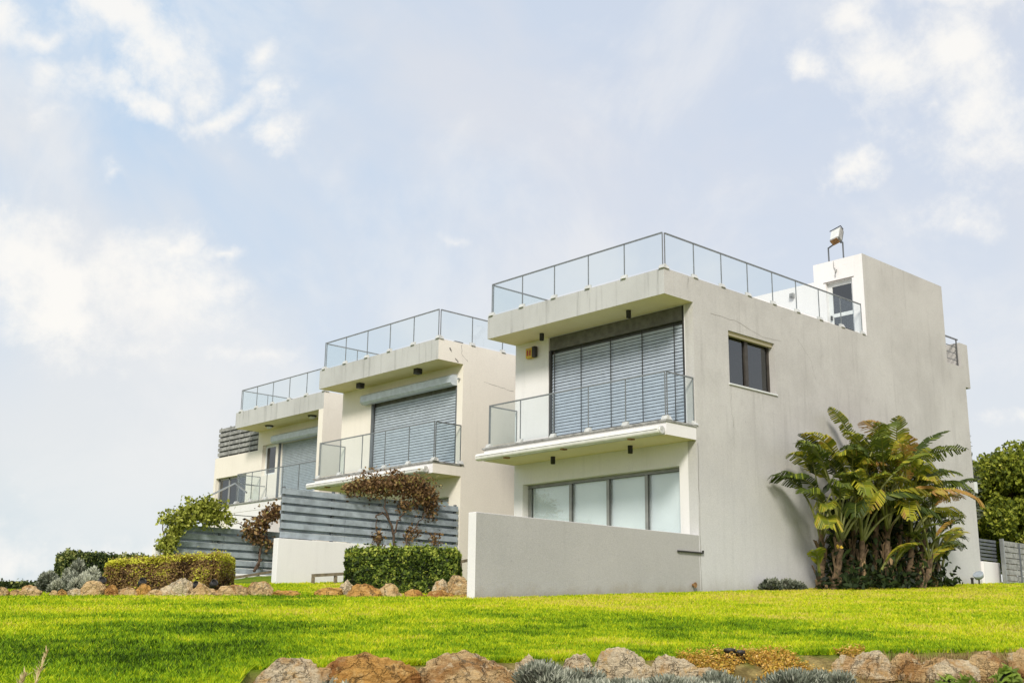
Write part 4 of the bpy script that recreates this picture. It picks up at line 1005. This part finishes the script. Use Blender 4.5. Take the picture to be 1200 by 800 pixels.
# ================================================================== ROCKS
def rock(px0, px1, top, bot, D, mat, label, seed, group, sub=4, depth=.75, peak=.0, name='boulder'):
    a, b = at(px0, bot, D), at(px1, bot, D); c = (a+b)/2; w = np.linalg.norm((b-a)[:2])/2; pxm = (px0+px1)/2; zt = at(pxm, top, D)[2]; zb = min(at(pxm, bot, D)[2], ground_z(c[0], c[1])+.02)
    hh = min(zt-zb, w*1.5); ax = (b-a)[:2]/np.linalg.norm((b-a)[:2]); ay = np.array([-ax[1], ax[0]])
    bm = bmesh.new(); bmesh.ops.create_icosphere(bm, subdivisions=sub, radius=1)
    vs = []
    R = np.random.default_rng(seed); planes = []
    for i in range(11):
        n_ = R.normal(0, 1, 3); n_ /= np.linalg.norm(n_); planes.append((n_, R.uniform(.66, .95)))
    sk = R.uniform(-.25, .25)
    for v in bm.verts:
        p = np.array(v.co)
        for n_, d_ in planes:
            e = p@n_-d_
            if e > 0: p = p-n_*e*.85
        q = Vector(p*1.6)+Vector((seed*3.7, 0, 0)); k = 1+.22*noise.noise(q)+.13*noise.noise(q*2.7)-.10*abs(noise.noise(q*5))+.06*noise.noise(q*9)+(.05*noise.noise(q*18)-.09*abs(noise.noise(q*11))+.03*noise.noise(q*34) if sub > 4 else 0)
        p = p*(1+(k-1)*(.75 if sub > 4 else 1)); p[0] += sk*p[2]*.6
        x_ = p[0]*w*1.22; y_ = p[1]*w*depth*1.1; z_ = p[2]
        z_ = (z_*1.16*hh) if z_ > 0 else z_*.35*w
        vs.append((c[0]+ax[0]*x_+ay[0]*y_, c[1]+ax[1]*x_+ay[1]*y_, zb+z_))
    fs = [[v.index for v in f.verts] for f in bm.faces]; bm.free()
    mb = MB(); mb.add(vs, fs, 0, False)
    o = mb.build(name, mat, None, recalc=False); recenter(o, (c[0], c[1], zb)); tag(o, label, 'rock', group)
    return o
GF = 'boulders along the near lawn edge'
front = [
 (288, 384, 770, 815, 8.95, 'rock_pale', 'broad pale boulder at the left end of the near row', .8),
 (372, 482, 771, 812, 9.0, 'rock_brown', 'long rough orange-brown rock right of the broad pale boulder', .6),
 (478, 500, 790, 812, 8.7, 'rock_brown', 'small brown stone wedged left of the largest dark boulder', .8),
 (489, 604, 765, 815, 9.15, 'rock_tan', 'large domed boulder with a dark brown shaded right flank', .7),
 (600, 640, 765, 806, 9.5, 'rock_pale', 'blocky cream rock just left of the silvery plants', .8),
 (636, 664, 771, 800, 9.5, 'rock_tan', 'small tan rock behind the silvery plants', .8),
 (660, 702, 772, 804, 9.5, 'rock_pale', 'low pale rock half covered by silvery leaves', .8),
 (700, 762, 759, 802, 9.7, 'rock_pale', 'tall pointed cream boulder, highest of the near row', .75),
 (758, 812, 769, 797, 9.75, 'rock_pale', 'rounded peach rock right of the pointed boulder', .8),
 (815, 842, 775, 796, 9.85, 'rock_pale', 'small peach stone beside the orange ground cover', .8),
 (974, 1004, 768, 792, 10.5, 'rock_pale', 'small pale rock at the right end of the silver plants', .8),
 (996, 1046, 765, 794, 10.55, 'rock_pale', 'peaked cream rock, tallest near the dry grass', .75),
 (1044, 1084, 768, 795, 10.7, 'rock_tan', 'craggy tan rock with dark hollows above dry grass', .8),
 (1078, 1142, 766, 794, 10.85, 'rock_pale', 'wide smooth cream rock above the dry grass', .7),
 (1134, 1182, 768, 785, 11.1, 'rock_tan', 'flat-topped tan rock beside the green weed', .7),
 (1104, 1126, 776, 790, 10.6, 'rock_tan', 'small brown stone in front of the wide smooth rock', .8),
 (1180, 1215, 761, 782, 11.3, 'rock_tan', 'lumpy tan boulder cut by the right edge', .8)]
for i, (a, b, t_, bo, D_, mt, lb, dp) in enumerate(front): rock(a, b, t_, bo, D_-(.42 if a < 850 else .12), mt, lb, 11+i, GF, 5, dp)
GC = 'boulders along the far lawn edge'
crest = [
 (-12, 11, 689, 697, 'rock_tan', 'brown rock cut by the left edge'),
 (11, 24, 691, 697, 'rock_pale', 'small pale stone left of the orange rounded rock'),
 (22, 45, 685, 698, 'rock_tan', 'orange rounded rock left of the dark grey-green bush'),
 (58, 68, 692, 698, 'rock_tan', 'tiny orange stone below the small dome-shaped bush'),
 (66, 80, 691, 698, 'rock_brown', 'small brown stone below the grey-green bush'),
 (76, 97, 690, 698, 'rock_pale', 'low slanted pale stone below the silvery bush'),
 (95, 124, 683, 698, 'rock_tan', 'big tan rock at the left end of the yellow-topped hedge'),
 (122, 140, 687, 698, 'rock_brown', 'brown stone below the left part of the ribbed hedge'),
 (137, 162, 689, 698, 'rock_tan', 'low orange stone below the middle of the ribbed hedge'),
 (159, 178, 684, 697, 'rock_brown', 'dark brown stone under the ribbed hedge near the green sprig'),
 (165, 194, 691, 698, 'rock_tan', 'flat tan slab before the dark brown stone'),
 (192, 228, 680, 698, 'rock_pale', 'biggest pale boulder under the right half of the ribbed hedge'),
 (222, 252, 683, 697, 'rock_tan', 'tan rock just right of the biggest pale boulder'),
 (228, 262, 694, 699, 'rock_tan', 'long thin slab lying at the grass below the ribbed hedge end'),
 (254, 291, 686, 698, 'rock_tan', 'long orange block right of the ribbed hedge'),
 (289, 319, 683, 698, 'rock_tan', 'rounded orange rock at the left of the grass strip'),
 (305, 324, 692, 701, 'rock_brown', 'brown stone before the grass strip, left of a pair'),
 (321, 354, 691, 701, 'rock_brown', 'long brown stone before the grass strip, right of a pair'),
 (371, 402, 689, 697, 'rock_brown', 'dark flat stone partly overgrown left of the boxwood'),
 (397, 416, 679, 692, 'rock_pale', 'upright tan stone at the left foot of the boxwood'),
 (400, 445, 686, 703, 'rock_brown', 'largest brown block in front of the boxwood'),
 (421, 433, 677, 690, 'rock_tan', 'grey-green stone tucked into the boxwood left end'),
 (444, 471, 688, 703, 'rock_tan', 'rounded orange-brown stone second from left below boxwood'),
 (473, 497, 691, 702, 'rock_brown', 'small reddish stone below the middle of the boxwood'),
 (496, 524, 692, 702, 'rock_brown', 'flat brown stone below the right part of the boxwood'),
 (506, 526, 682, 695, 'rock_pale', 'greenish grey stone beside the large ochre rock'),
 (519, 553, 678, 696, 'rock_tan', 'large ochre rock at the right foot of the boxwood'),
 (537, 551, 668, 681, 'rock_tan', 'square ochre stone stacked on top near the white wall end'),
 (521, 534, 694, 702, 'rock_brown', 'little brown wedge under the large ochre rock'),
 (531, 555, 696, 703, 'rock_brown', 'flat dark slab at the base of the terrace wall end'),
 (549, 558, 683, 701, 'rock_brown', 'narrow dark upright stone against the terrace wall end')]
for i, (a, b, t_, bo, mt, lb) in enumerate(crest):
    D_ = 21.0 if a < 380 else 20.7
    if bo < 697: D_ += .5
    o = rock(a, b, t_, bo, D_, mt, lb, 60+i, GC, 4, .8)
# dark garden spots on the crest
for px, py, lb in ((119, 681, 'small black garden spotlight at the left of the ribbed hedge'), (166, 682.5, 'small black garden spotlight above the dark brown stone'), (229, 686, 'small black garden spotlight between two pale rocks'), (250, 684, 'small black garden spotlight at the right end of the ribbed hedge')):
    p = at(px, py, 21.3)
    t = thing('garden_spotlight', (p[0], p[1], ground_z(p[0], p[1])), lb, 'spotlight', 'black garden spotlights on the rocky bed')
    mb = MB(); mb.bar((p[0], p[1], ground_z(p[0], p[1])-.05), p, .02, .02); mb.build('stake', 'dark', t)
    mb = MB(); xf(mb.lathe((0, 0, 0), [(.035, -.09), (.06, -.03), (.065, .06), (.055, .06), (.05, .03)], 14), Matrix.Translation(p) @ Matrix.Rotation(radians(55), 4, 'X')).build('lamp_head', 'dark', t)

# valve posts by the near edge
for px, w_, lb in ((853, .045, 'left of the two black irrigation caps at the lawn edge'), (865, .04, 'right of the two black irrigation caps at the lawn edge')):
    p = on_ground(px, 10.15, 0); mb = MB(); mb.lathe((p[0], p[1], p[2]-.05), [(w_, 0), (w_, .10), (w_*1.1, .10), (w_*1.1, .125), (w_*.4, .13)], 14)
    o = mb.build('irrigation_cap', 'dark'); recenter(o, p); tag(o, lb, 'valve cap', 'black irrigation caps')

# ------------------------------------------------------------------ near plants on the bank
def mound(name, pxs, D_, top, label, mat, n, leaf, rx, ry, tb, cat='plant', spiky=1.6, group=None):
    c = at(pxs, top, D_); gz = ground_z(c[0], c[1])-.05; hz = max(c[2]-gz, .08)
    return bush(name, (c[0], c[1], gz), (rx, ry, hz/1.05), mat, label, n, leaf, group, cat, spiky=spiky, tonebase=tb)
GS = 'silver-leaved plants on the near bank'
for px, D_, tp, rx, lb in ((655, 8.85, 772, .42, 'dense silvery plant in front of the blocky cream rock'), (700, 8.75, 786, .36, 'silvery plant below the pointed boulder, left side'),
                           (752, 8.85, 786, .36, 'silvery plant spreading below the peach rock'), (805, 9.0, 783, .36, 'silvery plant below the small peach stone'),
                           (858, 9.1, 781, .38, 'silvery plant below the irrigation caps'), (908, 9.3, 777, .40, 'dark-centred silvery plant, tallest of the right half'), (958, 9.5, 777, .36, 'last silvery plant before the dry grass')):
    mound('silver_plant', px, D_, tp, lb, 'silver', 15000, .010, rx, .34, .36, group=GS, spiky=3.2)
mound('silver_plant', 398, 8.45, 793, 'small tuft of grey leaves before the brown rock', 'silver', 1600, .02, .16, .14, .55, group=GS)
mound('green_weed', 1172, 10.1, 774, 'bright green leafy weed beside the flat-topped rock', 'green_weed', 1500, .035, .20, .18, .6)
mound('green_weed', 1120, 9.9, 790, 'low green weed at the foot of the wide smooth rock', 'green_weed', 900, .03, .25, .15, .5)
# orange ground cover: one uncountable mat
n = 16000; pxs = rng.uniform(770, 1010, n); Ds = rng.uniform(9.35, 10.35, n)
P = []
for px, dd in zip(pxs, Ds):
    r_ = ray(px, 700); k = 1/hypot(r_[0], r_[1]); az_ = degrees(atan2(r_[1], r_[0])); dE = edge_d(az_); D2 = dE-.55+.62*(dd-9.35)/1.0
    x_, y_ = r_[0]*k*D2, r_[1]*k*D2
    if noise.noise((x_*2.2, y_*2.2, 7)) < .0+(.30 if px < 815 else 0): continue
    P.append((x_, y_, ground_z(x_, y_)+abs(random.gauss(.02, .03))))
P = np.array(P); g = raw_mesh('orange_ground_cover', leaf_quads(P, .016, np.tile([0, 0, 1.], (len(P), 1)), .5, 1.3), 4, 'orange_plant', None, np.clip(rng.normal(.6, .22, len(P)), 0, 1))
tag(g, 'mat of small orange succulent leaves along the near lawn edge', 'ground cover', kind='stuff')
# dry grass at the lower right and between stones
V = []; T = []
n = 26000
for i in range(n):
    px = rng.uniform(560, 1230) if i % 4 else rng.uniform(250, 700); r_ = ray(px, 700); k = 1/hypot(r_[0], r_[1]); az_ = degrees(atan2(r_[1], r_[0])); D2 = edge_d(az_)-(rng.uniform(.12, 1.3) if px > 985 else rng.uniform(.45, 1.4))
    x_, y_ = r_[0]*k*D2, r_[1]*k*D2
    zz = ground_z(x_, y_)-.01; h_ = rng.uniform(.03, .11)*(.9 if px > 985 else .5); a_ = rng.uniform(0, 2*pi); w_ = rng.uniform(.003, .006); l_ = rng.uniform(.1, .8)*h_; b_ = rng.uniform(0, 2*pi)
    V += [(x_-cos(a_)*w_, y_-sin(a_)*w_, zz), (x_+cos(a_)*w_, y_+sin(a_)*w_, zz), (x_+cos(b_)*l_, y_+sin(b_)*l_, zz+h_)]; T.append(np.clip(rng.normal(.5, .25), 0, 1))
g = raw_mesh('dry_grass', np.array(V), 3, 'dry_grass', None, T); tag(g, 'dry straw-coloured grass on the near bank below the rocks', 'grass', kind='stuff')
# foxtail stalks at the lower left
def foxtail(px, top, D_, label, lean):
    base = on_ground(px-6*lean, D_); tp = at(px, top, D_); t = thing('grass_stalk', tuple(base), label, 'grass stalk', 'pale seeded grass stalks at the lower left')
    mb = MB(); q = [base+(tp-base)*f_+np.array([0, 0, .0])+RT*lean*.02*(f_**2) for f_ in np.linspace(0, 1, 7)]; mb.tube(q, [.004, .004, .0035, .003, .003, .0025, .002], 5); mb.build('stem', 'straw', t)
    mb = MB()
    for i in range(60):
        f_ = rng.uniform(.45, 1); c_ = q[int(f_*6)]*(1-(f_*6 % 1))+q[min(6, int(f_*6)+1)]*(f_*6 % 1); d_ = rng.normal(0, 1, 3); d_[2] = abs(d_[2])*2.5+.6; d_ /= np.linalg.norm(d_); l = rng.uniform(.03, .065)
        s_ = np.cross(d_, [0, 0, 1.]); s_ = s_/(np.linalg.norm(s_)+1e-6)*.005; mb.add([c_, c_+d_*l*.5+s_, c_+d_*l, c_+d_*l*.5-s_], [(0, 1, 2, 3)])
    mb.build('seed_head', 'straw', t, recalc=False)
foxtail(51, 765, 7.0, 'taller pale seeded grass stalk at the lower left', .9)
foxtail(28, 790, 7.0, 'short pale grass stalk left of the taller one', .3)

# ================================================================== WORLD, SUN, CAMERA
SD = Vector((-.65, -.52, .60)).normalized()
wld = bpy.data.worlds.new('World'); scene.world = wld; wld.use_nodes = True; nt = wld.node_tree; nt.nodes.clear()
sky = N(nt, 'ShaderNodeTexSky'); sky.sky_type = 'NISHITA'; sky.sun_disc = False; sky.sun_elevation = math.asin(SD.z); sky.sun_rotation = atan2(SD.x, SD.y) % (2*pi); sky.dust_density = 2.0; sky.air_density = 1.0
S = .10
tc = N(nt, 'ShaderNodeTexCoord').outputs['Generated']
nz = noise_t(nt, tc, 13, 10, .66, .2); nz2 = noise_t(nt, tc, 3.2, 5, .55, .3); nz3 = noise_t(nt, tc, 30, 6, .65)
sep = N(nt, 'ShaderNodeSeparateXYZ'); L(nt, tc, sep.inputs[0]); el = sep.outputs[2]
wn = N(nt, 'ShaderNodeTexNoise', inp={'Scale': 7., 'Detail': 5, 'Roughness': .6}); L(nt, tc, wn.inputs['Vector'])
wa = N(nt, 'ShaderNodeVectorMath', operation='MULTIPLY_ADD'); L(nt, wn.outputs['Color'], wa.inputs[0]); wa.inputs[1].default_value = (.11, .11, .11); wa.inputs[2].default_value = (-.055, -.055, -.055)
wb = N(nt, 'ShaderNodeVectorMath', operation='ADD'); L(nt, tc, wb.inputs[0]); L(nt, wa.outputs[0], wb.inputs[1]); wtc = wb.outputs[0]
def dot(v):
    n = N(nt, 'ShaderNodeVectorMath', operation='DOT_PRODUCT'); L(nt, wtc, n.inputs[0]); n.inputs[1].default_value = v; return n.outputs['Value']
field = None
BL = [(10, 20, 32, 38, .95), (58, 50, 36, 15, .9), (44, 103, 30, 20, .8), (40, 142, 28, 15, .4), (140, 18, 50, 22, .95), (188, 50, 40, 34, 1.0), (222, 92, 28, 22, .8), (150, 108, 42, 16, .85), (252, 130, 36, 12, .8), (315, 80, 19, 19, .9), (328, 124, 20, 15, .8), (335, 172, 30, 16, .6), (120, 200, 22, 22, .45),
      (40, 300, 75, 36, .95), (115, 318, 85, 40, 1.0), (185, 345, 66, 42, .95), (60, 360, 85, 40, .75), (170, 400, 60, 25, .5), (220, 288, 24, 12, .6), (272, 296, 24, 9, .6), (320, 415, 40, 14, .5), (270, 405, 30, 12, .5),
      (930, 72, 28, 24, .85), (1025, 82, 55, 40, 1.0), (1002, 18, 30, 24, .8), (1108, 75, 36, 32, .8), (1140, 125, 42, 48, .95), (1135, 5, 60, 20, .85), (1085, 130, 28, 20, .5), (990, 197, 32, 14, .55), (1120, 260, 60, 22, .5),
      (10, 650, 50, 30, 1.1), (128, 640, 46, 18, .9), (1185, 495, 30, 14, .55), (520, 268, 26, 10, .5)]
for (px, py, rx, ry, st) in BL:
    c0 = Vector(ray(px, py)).normalized(); e1 = Vector(ray(px+1, py)).normalized()-c0; e1.normalize(); e2 = c0.cross(e1).normalized()
    k = 1/F*1.0
    a = dot(tuple(e1/(rx*k*1.0))); b = dot(tuple(e2/(ry*k*1.0)))
    q = math_n(nt, 'ADD', math_n(nt, 'MULTIPLY', a, a), math_n(nt, 'MULTIPLY', b, b))
    v = math_n(nt, 'SUBTRACT', st, math_n(nt, 'SQRT', q))
    fr = dot(tuple(c0)); v = math_n(nt, 'SUBTRACT', v, math_n(nt, 'MULTIPLY', math_n(nt, 'LESS_THAN', fr, .5), 50))
    field = v if field is None else math_n(nt, 'SMOOTH_MAX', field, v, .06)
w1 = math_n(nt, 'ADD', math_n(nt, 'MULTIPLY', math_n(nt, 'SUBTRACT', nz, .5), 5.0), math_n(nt, 'MULTIPLY', math_n(nt, 'SUBTRACT', nz3, .5), 1.6))
fw_ = math_n(nt, 'ADD', field, w1)
cl = maprange(nt, fw_, -.9, 1.15, 0, 1)
# free-running cloud everywhere else in the dome
gen = maprange(nt, noise_t(nt, tc, 5.5, 7, .6, .4), .46, .66, 0, 1)
veil = maprange(nt, nz2, .36, .62, 0, 1)
k_ = 1/S
def sc(c): return tuple(v*k_ for v in c)
lo = maprange(nt, el, .02, .42, 0, 1)
base = mixc(nt, veil, sc((.53, .68, .86)), sc((.76, .785, .82)))
rightward = maprange(nt, dot(tuple(RT)), -.35, .15, 0, 1)
base = mixc(nt, math_n(nt, 'MULTIPLY', rightward, .7), base, sc((.70, .73, .81)))
base = mixc(nt, math_n(nt, 'SUBTRACT', 1, lo), base, sc((.80, .805, .80)))
lowb = math_n(nt, 'MULTIPLY', maprange(nt, el, .03, .16, 1, 0), maprange(nt, dot(tuple(RT)), -.35, -.12, 1, 0))
base = mixc(nt, math_n(nt, 'MULTIPLY', lowb, .8), base, sc((.60, .72, .80)))
c1 = mixc(nt, .86, sky.outputs[0], base)
c1 = mixc(nt, math_n(nt, 'MULTIPLY', cl, .86), c1, sc((.93, .905, .86)))
c1 = mixc(nt, math_n(nt, 'MULTIPLY', gen, .38), c1, sc((.85, .84, .825)))
bg = N(nt, 'ShaderNodeBackground', inp={'Strength': S}); L(nt, c1, bg.inputs[0]); L(nt, bg.outputs[0], N(nt, 'ShaderNodeOutputWorld').inputs[0])
try: wld.cycles.sampling_method = 'MANUAL'; wld.cycles.sample_map_resolution = 512
except Exception: pass
sun = bpy.data.lights.new('sun', 'SUN'); sun.energy = 3.0; sun.angle = radians(13); sun.color = (1, .95, .86)
so = bpy.data.objects.new('sun', sun); COL.objects.link(so); so.location = (0, 0, 30); so.rotation_euler = SD.to_track_quat('Z', 'Y').to_euler()
cam = bpy.data.cameras.new('camera'); co = bpy.data.objects.new('camera', cam); COL.objects.link(co)
cam.sensor_width = 36; cam.lens = 36*F/1200; cam.clip_end = 12000; cam.clip_start = .05
Mx = Matrix(((RT[0], UP[0], -FW[0], 0), (RT[1], UP[1], -FW[1], 0), (RT[2], UP[2], -FW[2], 0), (0, 0, 0, 1))); co.matrix_world = Mx
scene.camera = co
for o in scene.objects:
    if o.parent is None and o.type != 'LIGHT': o.location.z += EYE
scene.view_settings.view_transform = 'Standard'; scene.view_settings.look = 'None'; scene.view_settings.exposure = .12; scene.view_settings.gamma = 1
scene.render.resolution_x = 1024; scene.render.resolution_y = 682
print('objects', len(scene.objects))
